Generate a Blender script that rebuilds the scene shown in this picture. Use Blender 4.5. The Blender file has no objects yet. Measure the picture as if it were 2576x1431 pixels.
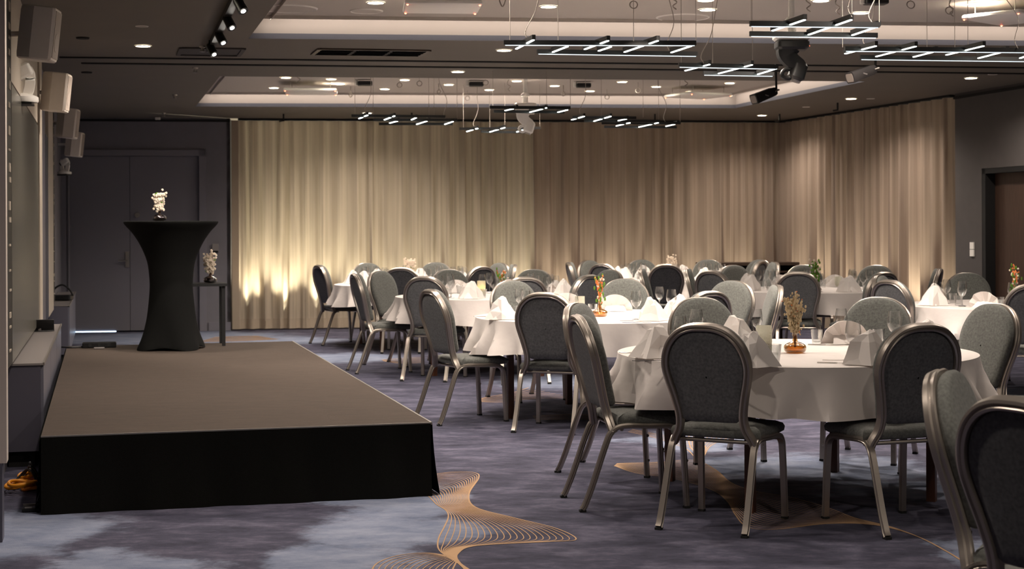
import bpy, bmesh, math, random
from math import sin, cos, pi, radians, sqrt, atan2, degrees
from mathutils import Vector, Matrix, noise as mnoise

SC = bpy.context.scene
COL = SC.collection
RND = random.Random(7)

# ------------------------------------------------------------------ camera
F, HY, HC, ROLL = 3950.0, 572.1, 1.43, 0.0045
cam_d = bpy.data.cameras.new('camera')
cam = bpy.data.objects.new('camera', cam_d)
COL.objects.link(cam)
cam_d.sensor_width = 36.0
cam_d.lens = 36.0 * F / 2576.0
cam_d.shift_y = -(715.5 - HY) / 2576.0
cam_d.clip_start, cam_d.clip_end = 0.1, 200
cam.matrix_world = Matrix.Translation((0, 0, HC)) @ Matrix.Rotation(pi / 2, 4, 'X') @ Matrix.Rotation(-ROLL, 4, 'Z')
cam_d.dof.use_dof = True
cam_d.dof.focus_distance = 8.3
cam_d.dof.aperture_fstop = 6.0
SC.camera = cam

# ------------------------------------------------------------------ world, exposure
w = bpy.data.worlds.new('world')
SC.world = w
w.use_nodes = True
w.node_tree.nodes['Background'].inputs[0].default_value = (0.50, 0.47, 0.47, 1)
w.node_tree.nodes['Background'].inputs[1].default_value = 0.0
SC.view_settings.view_transform = 'Standard'
SC.view_settings.look = 'None'
SC.view_settings.gamma = 1.0
SC.view_settings.exposure = 2.1
SC.view_settings.use_curve_mapping = False

L_DOWN = 45.0      # watts of one recessed downlight
L_TABLE = 30.0     # watts of one aimed ceiling spot over the middle table
L_UP = 8.0         # watts of one curtain uplighter
L_COVE = 0.52     # watts per metre of the cove strips
L_BAR = 4.5        # emission of the pendant bars
WARM = (1.0, 0.87, 0.76)


def ray(px, py):
    dx, up = px - 1288.0, HY - py
    x = dx * cos(ROLL) + up * sin(ROLL)
    y = -dx * sin(ROLL) + up * cos(ROLL)
    return x / F, y / F


def W(px, py, z):
    """the point of the horizontal plane at height z seen at a pixel of the photograph"""
    x, y = ray(px, py)
    Y = (z - HC) / y
    return Vector((x * Y, Y, z))


def WY(px, py, Y):
    x, y = ray(px, py)
    return Vector((x * Y, Y, HC + y * Y))


# ------------------------------------------------------------------ materials
def lin(c):
    return tuple(((v / 255.0 + 0.055) / 1.055) ** 2.4 if v > 10 else v / 255.0 / 12.92 for v in c)


def mat(name, rgb, rough=0.6, metal=0.0, vary=0.0, vscale=8.0, bump=0.0, bscale=60.0, emit=0.0, spec=0.5, sheen=0.0, stretch=None, trans=0.0, emit_rgb=None):
    m = bpy.data.materials.new(name)
    m.use_nodes = True
    nt = m.node_tree
    b = nt.nodes['Principled BSDF']
    c = lin(rgb)
    b.inputs['Base Color'].default_value = (*c, 1)
    b.inputs['Roughness'].default_value = rough
    b.inputs['Metallic'].default_value = metal
    b.inputs['Specular IOR Level'].default_value = spec
    if sheen:
        b.inputs['Sheen Weight'].default_value = sheen
        b.inputs['Sheen Roughness'].default_value = 0.5
    if emit:
        b.inputs['Emission Color'].default_value = (*(emit_rgb or c), 1)
        b.inputs['Emission Strength'].default_value = emit
    if vary or bump:
        tc = nt.nodes.new('ShaderNodeTexCoord')
        mp = nt.nodes.new('ShaderNodeMapping')
        nt.links.new(tc.outputs['Object'], mp.inputs[0])
        if stretch:
            mp.inputs['Scale'].default_value = stretch
    if vary:
        n = nt.nodes.new('ShaderNodeTexNoise')
        n.inputs['Scale'].default_value = vscale
        n.inputs['Detail'].default_value = 5
        nt.links.new(mp.outputs[0], n.inputs['Vector'])
        r = nt.nodes.new('ShaderNodeValToRGB')
        r.color_ramp.elements[0].position = 0.3
        r.color_ramp.elements[1].position = 0.7
        r.color_ramp.elements[0].color = (*[max(0, v * (1 - vary)) for v in c], 1)
        r.color_ramp.elements[1].color = (*[min(1, v * (1 + vary)) for v in c], 1)
        nt.links.new(n.outputs[0], r.inputs[0])
        nt.links.new(r.outputs[0], b.inputs['Base Color'])
    if bump:
        n2 = nt.nodes.new('ShaderNodeTexNoise')
        n2.inputs['Scale'].default_value = bscale
        n2.inputs['Detail'].default_value = 3
        nt.links.new(mp.outputs[0], n2.inputs['Vector'])
        bp = nt.nodes.new('ShaderNodeBump')
        bp.inputs['Strength'].default_value = bump
        bp.inputs['Distance'].default_value = 0.01
        nt.links.new(n2.outputs[0], bp.inputs['Height'])
        nt.links.new(bp.outputs[0], b.inputs['Normal'])
    if trans:
        t = nt.nodes.new('ShaderNodeBsdfTranslucent')
        t.inputs[0].default_value = (*c, 1)
        mx = nt.nodes.new('ShaderNodeMixShader')
        mx.inputs[0].default_value = trans
        nt.links.new(b.outputs[0], mx.inputs[1])
        nt.links.new(t.outputs[0], mx.inputs[2])
        nt.links.new(mx.outputs[0], nt.nodes['Material Output'].inputs[0])
    return m


def glass_mat(name, tint=(1, 1, 1), body=0.06, rough=0.02, density=None):
    """thin-walled glass: fresnel reflection over a tinted see-through wall"""
    m = bpy.data.materials.new(name)
    m.use_nodes = True
    nt = m.node_tree
    nt.nodes.remove(nt.nodes['Principled BSDF'])
    out = nt.nodes['Material Output']
    t = nt.nodes.new('ShaderNodeBsdfTransparent')
    t.inputs[0].default_value = (*tint, 1)
    g = nt.nodes.new('ShaderNodeBsdfGlossy')
    g.inputs['Roughness'].default_value = rough
    lw = nt.nodes.new('ShaderNodeLayerWeight')
    lw.inputs[0].default_value = 0.5
    p = nt.nodes.new('ShaderNodeMath')
    p.operation = 'POWER'
    p.inputs[1].default_value = 1.6
    nt.links.new(lw.outputs['Facing'], p.inputs[0])
    a = nt.nodes.new('ShaderNodeMath')
    a.operation = 'ADD'
    a.use_clamp = True
    a.inputs[1].default_value = body
    nt.links.new(p.outputs[0], a.inputs[0])
    mx = nt.nodes.new('ShaderNodeMixShader')
    nt.links.new(a.outputs[0], mx.inputs[0])
    nt.links.new(t.outputs[0], mx.inputs[1])
    nt.links.new(g.outputs[0], mx.inputs[2])
    nt.links.new(mx.outputs[0], out.inputs[0])
    return m


M = {}
M['wall'] = mat('grey_wall_paint', (118, 115, 121), 0.75, bump=0.05, bscale=200, vary=0.04)
M['wall_r'] = mat('dark_wall_paint', (78, 73, 72), 0.8, bump=0.05, bscale=200, vary=0.04)
M['door'] = mat('grey_door_paint', (121, 118, 126), 0.6)
M['door_dark'] = mat('dark_door_reveal', (30, 29, 32), 0.6)
M['wood_door'] = mat('dark_walnut', (70, 50, 40), 0.5, vary=0.3, vscale=6, stretch=(14, 14, 0.8))
M['ceil'] = mat('grey_ceiling_paint', (110, 103, 95), 0.72, bump=0.04, bscale=150, vary=0.03, vscale=2)
M['fascia'] = mat('tray_side_paint', (136, 127, 120), 0.85)
M['lipg'] = mat('tray_lip_paint', (66, 66, 74), 0.7)
M['dkgrey'] = mat('dark_grey_panel', (62, 58, 58), 0.7)
M['tray'] = mat('pale_ceiling_paint', (194, 186, 178), 0.8)
M['slot'] = mat('black_slot', (16, 14, 14), 0.8)
M['white'] = mat('white_plastic', (240, 236, 230), 0.45)
M['cream'] = mat('cream_speaker_plastic', (246, 236, 224), 0.5, vary=0.03)
M['creamd'] = mat('cream_grille', (176, 163, 152), 0.6, bump=0.25, bscale=400)
M['black'] = mat('black_metal', (17, 17, 18), 0.45)
M['blackm'] = mat('matt_black', (14, 14, 14), 0.8)
M['skirt'] = mat('black_velour', (14, 14, 12), 0.95, spec=0.15, vary=0.25, vscale=160, bump=0.2, bscale=300)
M['stretch'] = mat('black_stretch_fabric', (14, 14, 13), 0.9, vary=0.1, vscale=60, spec=0.15)
M['stage'] = mat('brown_stage_carpet', (72, 60, 51), 0.95, vary=0.14, vscale=9, bump=0.5, bscale=350, stretch=(1, 5, 1))
M['alu'] = mat('satin_aluminium', (168, 159, 150), 0.34, metal=0.85, bump=0.02, bscale=300)
M['edge'] = mat('aluminium_edge', (170, 165, 158), 0.35, metal=0.9)
M['rubber'] = mat('black_rubber', (20, 20, 20), 0.8)
M['fab'] = mat('grey_upholstery', (94, 95, 91), 0.9, vary=0.3, vscale=90, bump=0.25, bscale=500, sheen=0.1)
M['fabb'] = mat('grey_back_upholstery', (84, 84, 86), 0.92, vary=0.30, vscale=80, bump=0.25, bscale=500, sheen=0.05)
M['cloth'] = mat('white_table_linen', (206, 198, 193), 0.85, bump=0.8, bscale=5.5)
M['napkin'] = mat('white_napkin_linen', (226, 219, 214), 0.85, bump=0.15, bscale=20, trans=0.15)
M['china'] = mat('white_china', (222, 216, 208), 0.2)
M['steel'] = mat('cutlery_steel', (190, 186, 180), 0.18, metal=1.0)
M['brownwood'] = mat('brown_table_leg_wood', (84, 50, 34), 0.45, vary=0.2, vscale=8, stretch=(8, 8, 1))
M['glass'] = glass_mat('clear_glass', (0.90, 0.91, 0.91), 0.07)
M['amber'] = glass_mat('amber_glass', (0.84, 0.62, 0.34), 0.07, 0.05)
M['smoke'] = glass_mat('smoky_brown_glass', (0.42, 0.27, 0.20), 0.12, 0.05)
M['blossom'] = mat('white_blossom', (235, 222, 205), 0.8, trans=0.3)
M['dried'] = mat('dried_grass', (205, 186, 152), 0.85, trans=0.2)
M['orangebud'] = mat('orange_bud', (214, 120, 60), 0.7)
M['leaf'] = mat('green_leaf', (96, 140, 40), 0.6, trans=0.3)
M['stem'] = mat('brown_stem', (120, 84, 52), 0.8)
M['candle'] = mat('candle_wax', (235, 225, 190), 0.6, trans=0.3)
M['flame'] = mat('flame', (255, 214, 120), 0.5, emit=14.0)
M['frost'] = mat('embossed_lantern_glass', (196, 194, 178), 0.25, bump=0.8, bscale=60, trans=0.35)
M['pond'] = mat('satin_grey_lacquer', (112, 112, 124), 0.28)
M['cab'] = mat('grey_lacquer', (88, 86, 98), 0.4)
M['cabtop'] = mat('light_grey_laminate', (138, 132, 130), 0.3)
M['screen'] = mat('glossy_grey_glassboard', (106, 104, 96), 0.22)
M['screenedge'] = mat('pale_aluminium_edge', (192, 180, 165), 0.45)
M['blue'] = mat('blue_reflection_tint', (34, 42, 66), 0.5)
M['pillar'] = mat('pale_grey_column', (205, 193, 184), 0.6)
M['yellow'] = mat('yellow_rubber_cable', (218, 140, 18), 0.5)
M['cable'] = mat('black_cable', (22, 22, 24), 0.5)
M['wcable'] = mat('white_cable', (170, 160, 150), 0.5)
M['led'] = mat('led_diffuser', (255, 244, 228), 0.4, emit=L_BAR, emit_rgb=(0.90, 1.0, 0.93))
M['led2'] = mat('led_diffuser_dim', (210, 220, 230), 0.4, emit=0.22, emit_rgb=(0.85, 0.93, 1.0))
M['cove'] = mat('cove_led', (255, 230, 214), 0.4)
M['lamp'] = mat('lamp_diffuser', (255, 244, 220), 0.4, emit=14.0, emit_rgb=(1.0, 0.90, 0.68))
M['spotled'] = mat('spot_lens', (255, 250, 240), 0.4, emit=9.0, emit_rgb=(1.0, 0.93, 0.82))
M['lampoff'] = mat('frosted_lamp_cover', (176, 164, 154), 0.5)
M['redled'] = mat('red_indicator', (255, 60, 30), 0.4, emit=4.0, emit_rgb=(1.0, 0.12, 0.05))
M['dkbrown'] = mat('dark_brown_veneer', (58, 44, 34), 0.45, vary=0.2, stretch=(6, 1, 6))
M['hem'] = mat('curtain_hem', (184, 168, 148), 0.9, trans=0.25)
M['curt'] = mat('sheer_beige_curtain', (192, 178, 158), 0.9, vary=0.26, vscale=5, stretch=(5, 5, 0.03), trans=0.38)  # vertical streaks paint fold contrast into both curtain colours
M['curt2'] = mat('beige_curtain_fold_streaks', (168, 149, 134), 0.9, vary=0.26, vscale=5, stretch=(5, 5, 0.03), trans=0.38)  # same painted fold streaks on a darker beige
M['line'] = mat('tan_woven_line', (184, 148, 112), 0.95)
M['blueglow'] = mat('daylight_gap', (170, 200, 230), 0.5, emit=1.2, emit_rgb=(0.55, 0.75, 1.0))


# ------------------------------------------------------------------ mesh builder
def frames(pts, closed=False, up=Vector((0, 0, 1))):
    n = len(pts)
    out = []
    for i in range(n):
        if closed:
            t = pts[(i + 1) % n] - pts[i - 1]
        else:
            t = pts[min(i + 1, n - 1)] - pts[max(i - 1, 0)]
        t.normalize()
        a = up.cross(t)
        if a.length < 1e-4:
            a = Vector((1, 0, 0)).cross(t)
        a.normalize()
        b = t.cross(a)
        out.append((t, a, b))
    return out


def spline(ctrl, n=6, closed=False):
    """Catmull-Rom through the control points"""
    P = [Vector(c) for c in ctrl]
    m = len(P)
    res = []
    segs = m if closed else m - 1
    for i in range(segs):
        p1, p2 = P[i], P[(i + 1) % m]
        p0 = P[i - 1] if (closed or i > 0) else p1 * 2 - p2
        p3 = P[(i + 2) % m] if (closed or i + 2 < m) else p2 * 2 - p1
        for k in range(n):
            t = k / n
            res.append(0.5 * ((2 * p1) + (p2 - p0) * t + (2 * p0 - 5 * p1 + 4 * p2 - p3) * t * t + (3 * p1 - p0 - 3 * p2 + p3) * t ** 3))
    if not closed:
        res.append(P[-1].copy())
    return res


class MB:
    def __init__(self):
        self.v, self.f = [], []

    def add(self, vs, fs):
        o = len(self.v)
        self.v += [tuple(x) for x in vs]
        self.f += [tuple(i + o for i in q) for q in fs]
        return self

    def box(self, c, s, rot=None, ax=None):
        hx, hy, hz = s[0] / 2, s[1] / 2, s[2] / 2
        vs = [Vector((x, y, z)) for x in (-hx, hx) for y in (-hy, hy) for z in (-hz, hz)]
        if ax:
            vs = [ax[0] * v.x + ax[1] * v.y + ax[2] * v.z for v in vs]
        elif rot is not None:
            R = rot if isinstance(rot, Matrix) else Matrix.Rotation(rot, 3, 'Z')
            vs = [R @ v for v in vs]
        vs = [v + Vector(c) for v in vs]
        return self.add(vs, [(0, 1, 3, 2), (4, 6, 7, 5), (0, 4, 5, 1), (2, 3, 7, 6), (0, 2, 6, 4), (1, 5, 7, 3)])

    def rbox(self, c, s, r=0.01, rot=None, taper=1.0):
        """box with rounded vertical edges and a bevelled top and bottom"""
        hx, hy = s[0] / 2, s[1] / 2
        out = []
        for (sx, sy, a0) in ((1, 1, 0), (-1, 1, 90), (-1, -1, 180), (1, -1, 270)):
            for k in range(4):
                a = radians(a0 + k * 30)
                out.append(((hx - r) * sx + r * cos(a), (hy - r) * sy + r * sin(a)))
        hz = s[2] / 2
        e = min(r, hz * 0.9) * 0.6
        rings = []
        for (z, sh) in ((-hz, e), (-hz + e, 0), (hz - e, 0), (hz, e)):
            kx, ky = (hx - sh) / hx, (hy - sh) / hy
            t = taper if z > 0 else 1
            rings.append([Vector((x * kx * t, y * ky * t, z)) for x, y in out])
        R = rot if isinstance(rot, Matrix) else (Matrix.Rotation(rot, 3, 'Z') if rot else None)
        vs = []
        for rg in rings:
            for p in rg:
                vs.append((R @ p if R else p) + Vector(c))
        n = len(out)
        fs = []
        for j in range(3):
            for i in range(n):
                fs.append((j * n + i, j * n + (i + 1) % n, (j + 1) * n + (i + 1) % n, (j + 1) * n + i))
        fs.append(tuple(reversed(range(n))))
        fs.append(tuple(range(3 * n, 4 * n)))
        return self.add(vs, fs)

    def sweep(self, pts, prof, closed=False, up=Vector((0, 0, 1)), cap=True, scale=None):
        pts = [Vector(p) for p in pts]
        fr = frames(pts, closed, Vector(up))
        m = len(prof)
        vs = []
        for i, p in enumerate(pts):
            t, a, b = fr[i]
            k = scale[i] if scale else 1.0
            for (u, v) in prof:
                vs.append(p + a * u * k + b * v * k)
        fs = []
        n = len(pts)
        for i in range(n if closed else n - 1):
            j = (i + 1) % n
            for q in range(m):
                r = (q + 1) % m
                fs.append((i * m + q, i * m + r, j * m + r, j * m + q))
        if not closed and cap:
            fs.append(tuple(reversed(range(m))))
            fs.append(tuple(range((n - 1) * m, n * m)))
        return self.add(vs, fs)

    def tube(self, pts, r, n=8, closed=False, scale=None):
        return self.sweep(pts, [(r * cos(2 * pi * k / n), r * sin(2 * pi * k / n)) for k in range(n)], closed, scale=scale)

    def cyl(self, p0, p1, r0, r1=None, n=16):
        r1 = r0 if r1 is None else r1
        p0, p1 = Vector(p0), Vector(p1)
        return self.sweep([p0, p1], [(cos(2 * pi * k / n), sin(2 * pi * k / n)) for k in range(n)], scale=[r0, r1], up=(0, 0, 1) if abs((p1 - p0).normalized().z) < 0.9 else (0, 1, 0))

    def lathe(self, prof, n=24, c=(0, 0, 0), capb=True, capt=False):
        vs, fs = [], []
        for (r, z) in prof:
            for k in range(n):
                a = 2 * pi * k / n
                vs.append((c[0] + r * cos(a), c[1] + r * sin(a), c[2] + z))
        for j in range(len(prof) - 1):
            for k in range(n):
                q = (k + 1) % n
                fs.append((j * n + k, j * n + q, (j + 1) * n + q, (j + 1) * n + k))
        if capb:
            fs.append(tuple(reversed(range(n))))
        if capt:
            o = (len(prof) - 1) * n
            fs.append(tuple(range(o, o + n)))
        return self.add(vs, fs)

    def ball(self, c, r, n=8, sq=(1, 1, 1)):
        prof = []
        m = max(4, n // 2)
        vs, fs = [], []
        for j in range(1, m):
            th = pi * j / m
            for k in range(n):
                a = 2 * pi * k / n
                vs.append((c[0] + r * sq[0] * sin(th) * cos(a), c[1] + r * sq[1] * sin(th) * sin(a), c[2] - r * sq[2] * cos(th)))
        for j in range(m - 2):
            for k in range(n):
                q = (k + 1) % n
                fs.append((j * n + k, j * n + q, (j + 1) * n + q, (j + 1) * n + k))
        b = len(vs)
        vs.append((c[0], c[1], c[2] - r * sq[2]))
        vs.append((c[0], c[1], c[2] + r * sq[2]))
        for k in range(n):
            q = (k + 1) % n
            fs.append((b, q, k))
            fs.append(((m - 2) * n + k, (m - 2) * n + q, b + 1))
        return self.add(vs, fs)

    def mesh(self, name, m, smooth=True, angle=40):
        me = bpy.data.meshes.new(name)
        me.from_pydata(self.v, [], self.f)
        me.validate()
        bm = bmesh.new()
        bm.from_mesh(me)
        bmesh.ops.recalc_face_normals(bm, faces=bm.faces)
        bm.to_mesh(me)
        bm.free()
        me.materials.append(m)
        if smooth:
            me.shade_smooth()
            me.set_sharp_from_angle(angle=radians(angle))
        return me

    def build(self, name, m, parent=None, smooth=True, angle=40):
        return link(name, self.mesh(name, m, smooth, angle), parent)


def link(name, data, parent=None, loc=None, rotz=None):
    o = bpy.data.objects.new(name, data)
    COL.objects.link(o)
    if parent:
        o.parent = parent
    if loc is not None:
        o.location = loc
    if rotz is not None:
        o.rotation_euler = (0, 0, rotz)
    return o


def tag(o, label, cat=None, group=None, kind=None):
    if label:
        o['label'] = label
    if cat:
        o['category'] = cat
    if group:
        o['group'] = group
    if kind:
        o['kind'] = kind
    return o


def thing(name, label, cat, loc=(0, 0, 0), rotz=0.0, group=None):
    o = link(name, None, None, loc, rotz)
    o.empty_display_size = 0.1
    return tag(o, label, cat, group)


def kids(o):
    return [c for c in KIDS.get(o.name, [])]


KIDS = {}


def remember(root):
    """note the children of a finished thing so that copies need no search"""
    for o in bpy.data.objects:
        if o.parent:
            KIDS.setdefault(o.parent.name, [])
            if o not in KIDS[o.parent.name]:
                KIDS[o.parent.name].append(o)


def dup(root, loc, rotz=0.0, label=None, group=None, scale=None):
    r = root.copy()
    COL.objects.link(r)
    r.location = loc
    r.rotation_euler = (0, 0, rotz)
    if scale:
        r.scale = (scale,) * 3
    if label:
        r['label'] = label
    if group:
        r['group'] = group
    for ch in kids(root):
        c = ch.copy()
        COL.objects.link(c)
        c.parent = r
        for g in kids(ch):
            d = g.copy()
            COL.objects.link(d)
            d.parent = c
    return r


def struct(o, label=None):
    o['kind'] = 'structure'
    if label:
        o['label'] = label
    return o


def quads(name, m, polys):
    mb = MB()
    for p in polys:
        mb.add(p, [tuple(range(len(p)))])
    return mb


def spot_light(parent, loc, energy, angle=120, blend=0.6, color=WARM, size=0.04, direction=(0, 0, -1), name='light'):
    d = bpy.data.lights.new(name, 'SPOT')
    d.energy = energy
    d.spot_size = radians(angle)
    d.spot_blend = blend
    d.color = color
    d.shadow_soft_size = size
    o = bpy.data.objects.new(name, d)
    COL.objects.link(o)
    if parent:
        o.parent = parent
    o.location = loc
    o.rotation_euler = Vector(direction).to_track_quat('-Z', 'Y').to_euler()
    return o


# ------------------------------------------------------------------ the room
ZC, ZT, ZB = 2.98, 3.15, 2.60          # ceiling, tray ceiling, pendant height
DW = Vector((-0.2516, 0.9678, 0))      # direction of the left wall, away from the camera
NW = Vector((0.9678, 0.2516, 0))       # its normal, into the room


def WL(Y, z, off=0.0):
    """a point off the left wall"""
    return Vector((-0.589 - 0.26 * Y, Y, z)) + NW * off


BL, BR = W(215, 296, ZC), W(1970, 305, ZC)
DB = (BR - BL)
DB.z = 0
DB.normalize()
NB = Vector((DB.y, -DB.x, 0))          # towards the camera
UP = Vector((0, 0, 1))


def isect(p, d, q, e):
    den = d.x * e.y - d.y * e.x
    t = ((q.x - p.x) * e.y - (q.y - p.y) * e.x) / den
    return p + d * t


CL = isect(WL(20, 0), DW, Vector((BL.x, BL.y, 0)), DB)          # far left corner
RW1, RW2 = W(2402, 236, ZC), W(2576, 207, ZC)
RW1.z = RW2.z = 0
DR = (RW2 - RW1).normalized()                                   # along the right wall towards the camera
YF = -3.0
RWN = RW1 + DR * ((YF - RW1.y) / DR.y)                          # near end of the right wall
CC = W(1968, 304, ZC)
CC.z = 0


def wall_panel(name, p0, p1, z0, z1, holes, m, n_in, depth=0.14):
    """wall face from p0 to p1 with rectangular openings and their reveals; n_in points into the room"""
    p0, p1 = Vector(p0), Vector(p1)
    L = (p1 - p0).length
    d = (p1 - p0).normalized()
    S = sorted({0, L, *[h[0] for h in holes], *[h[1] for h in holes]})
    Z = sorted({z0, z1, *[h[2] for h in holes], *[h[3] for h in holes]})
    mb = MB()

    def P(s, z, k=0.0):
        q = p0 + d * s - n_in * k
        return Vector((q.x, q.y, z))
    for i in range(len(S) - 1):
        for j in range(len(Z) - 1):
            cs, cz = (S[i] + S[i + 1]) / 2, (Z[j] + Z[j + 1]) / 2
            if any(h[0] < cs < h[1] and h[2] < cz < h[3] for h in holes):
                continue
            for k in (0.0, depth):
                mb.add([P(S[i], Z[j], k), P(S[i + 1], Z[j], k), P(S[i + 1], Z[j + 1], k), P(S[i], Z[j + 1], k)], [(0, 1, 2, 3)])
    for h in holes + [(0, L, z0, z1)]:
        c = [(h[0], h[2]), (h[1], h[2]), (h[1], h[3]), (h[0], h[3])]
        for q in range(4):
            a, b = c[q], c[(q + 1) % 4]
            mb.add([P(*a), P(*b), P(*b, depth), P(*a, depth)], [(0, 1, 2, 3)])
    return struct(mb.build(name, m, None, smooth=False))


# floor
fl = MB().add([(-9, YF - 1, 0), (11, YF - 1, 0), (11, 26, 0), (-9, 26, 0), (-9, YF - 1, -0.1), (11, YF - 1, -0.1), (11, 26, -0.1), (-9, 26, -0.1)],
              [(0, 1, 2, 3), (7, 6, 5, 4), (0, 4, 5, 1), (1, 5, 6, 2), (2, 6, 7, 3), (3, 7, 4, 0)])


def carpet_material():
    m = bpy.data.materials.new('patterned_carpet')
    m.use_nodes = True
    nt = m.node_tree
    N, Lk = nt.nodes, nt.links
    b = N['Principled BSDF']
    b.inputs['Roughness'].default_value = 0.95
    b.inputs['Specular IOR Level'].default_value = 0.15
    tc = N.new('ShaderNodeTexCoord')
    dn = N.new('ShaderNodeTexNoise')
    dn.inputs['Scale'].default_value = 1.6
    dn.inputs['Detail'].default_value = 6
    dn.inputs['Roughness'].default_value = 0.65
    Lk.new(tc.outputs['Object'], dn.inputs['Vector'])
    sc = N.new('ShaderNodeVectorMath')
    sc.operation = 'SCALE'
    sc.inputs['Scale'].default_value = 1.1
    Lk.new(dn.outputs['Color'], sc.inputs[0])
    ad = N.new('ShaderNodeVectorMath')
    ad.operation = 'ADD'
    Lk.new(tc.outputs['Object'], ad.inputs[0])
    Lk.new(sc.outputs[0], ad.inputs[1])
    blobs = [((50, 1345), 0.42, 0.7), ((300, 1425), 0.36, 0.35), ((1000, 1330), 0.42, 0.42), ((840, 1395), 0.34, 0.34), ((1010, 1262), 0.35, 0.5), ((2010, 1175), 0.75, 0.55),
             ((1720, 1105), 0.4, 0.5), ((2330, 1235), 0.6, 0.35), ((420, 850), 1.7, 1.3), ((1420, 960), 0.7, 0.8), ((2540, 1000), 1.0, 1.0), ((640, 856), 1.2, 0.8), ((860, 900), 0.7, 0.7),
             ((2540, 1400), 0.3, 0.3)]
    prev = None
    for (px, py), r, rr in blobs:
        p = W(px, py, 0) + Vector((0.55, 0.55, 0.0))
        mp = N.new('ShaderNodeMapping')
        mp.vector_type = 'TEXTURE'
        mp.inputs['Location'].default_value = (p.x, p.y, 0.55)
        mp.inputs['Scale'].default_value = (r, rr, 1)
        Lk.new(ad.outputs[0], mp.inputs[0])
        ln = N.new('ShaderNodeVectorMath')
        ln.operation = 'LENGTH'
        Lk.new(mp.outputs[0], ln.inputs[0])
        mr = N.new('ShaderNodeMapRange')
        mr.interpolation_type = 'SMOOTHSTEP'
        mr.inputs['From Min'].default_value = 0.7
        mr.inputs['From Max'].default_value = 1.15
        mr.inputs['To Min'].default_value = 1.0
        mr.inputs['To Max'].default_value = 0.0
        Lk.new(ln.outputs['Value'], mr.inputs[0])
        if prev is None:
            prev = mr.outputs[0]
        else:
            mx = N.new('ShaderNodeMath')
            mx.operation = 'MAXIMUM'
            Lk.new(prev, mx.inputs[0])
            Lk.new(mr.outputs[0], mx.inputs[1])
            prev = mx.outputs[0]
    # streaky pile colour
    m2 = N.new('ShaderNodeMapping')
    m2.inputs['Rotation'].default_value = (0, 0, radians(8))
    m2.inputs['Scale'].default_value = (1.5, 2.6, 1)
    Lk.new(tc.outputs['Object'], m2.inputs[0])
    n2 = N.new('ShaderNodeTexNoise')
    n2.inputs['Scale'].default_value = 2.2
    n2.inputs['Detail'].default_value = 8
    n2.inputs['Roughness'].default_value = 0.72
    Lk.new(m2.outputs[0], n2.inputs['Vector'])
    r1 = N.new('ShaderNodeValToRGB')
    e = r1.color_ramp.elements
    e[0].position, e[0].color = 0.34, (*lin((54, 54, 67)), 1)
    e[1].position, e[1].color = 0.68, (*lin((106, 103, 120)), 1)
    k = e.new(0.5)
    k.color = (*lin((74, 73, 89)), 1)
    Lk.new(n2.outputs[0], r1.inputs[0])
    r2 = N.new('ShaderNodeValToRGB')
    e = r2.color_ramp.elements
    e[0].position, e[0].color = 0.3, (*lin((100, 110, 134)), 1)
    e[1].position, e[1].color = 0.7, (*lin((148, 154, 172)), 1)
    Lk.new(n2.outputs[0], r2.inputs[0])
    mc = N.new('ShaderNodeMix')
    mc.data_type = 'RGBA'
    Lk.new(prev, mc.inputs[0])
    Lk.new(r1.outputs[0], mc.inputs[6])
    Lk.new(r2.outputs[0], mc.inputs[7])
    Lk.new(mc.outputs[2], b.inputs['Base Color'])
    n3 = N.new('ShaderNodeTexNoise')
    n3.inputs['Scale'].default_value = 220
    n3.inputs['Detail'].default_value = 2
    Lk.new(tc.outputs['Object'], n3.inputs['Vector'])
    bp = N.new('ShaderNodeBump')
    bp.inputs['Strength'].default_value = 0.35
    bp.inputs['Distance'].default_value = 0.01
    Lk.new(n3.outputs[0], bp.inputs['Height'])
    Lk.new(bp.outputs[0], b.inputs['Normal'])
    return m


floor = struct(fl.build('floor', carpet_material(), None, smooth=False), 'purple grey carpet with pale clouds and tan looping lines')

# tan string-art lines woven into the carpet
lb = MB()


def ribbon(pts, wd, z=0.0015):
    n = len(pts)
    vs, fs = [], []
    for i, p in enumerate(pts):
        t = pts[min(i + 1, n - 1)] - pts[max(i - 1, 0)]
        t.z = 0
        if t.length < 1e-6:
            t = Vector((1, 0, 0))
        t.normalize()
        a = Vector((-t.y, t.x, 0)) * wd / 2
        vs += [(p.x + a.x, p.y + a.y, z), (p.x - a.x, p.y - a.y, z)]
    for i in range(n - 1):
        fs.append((2 * i, 2 * i + 1, 2 * i + 3, 2 * i + 2))
    lb.add(vs, fs)


def motif(A, B, count, wd=0.0048, z=0.0015):
    a = spline([W(x, y, 0) for x, y in A], 8)
    b = spline([W(x, y, 0) for x, y in B], 8)
    for k in range(count):
        s = k / (count - 1)
        ribbon([p.lerp(q, s) for p, q in zip(a, b)], wd * (1.5 if k in (0, count - 1) else 1), z + k * 0.00002)


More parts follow.
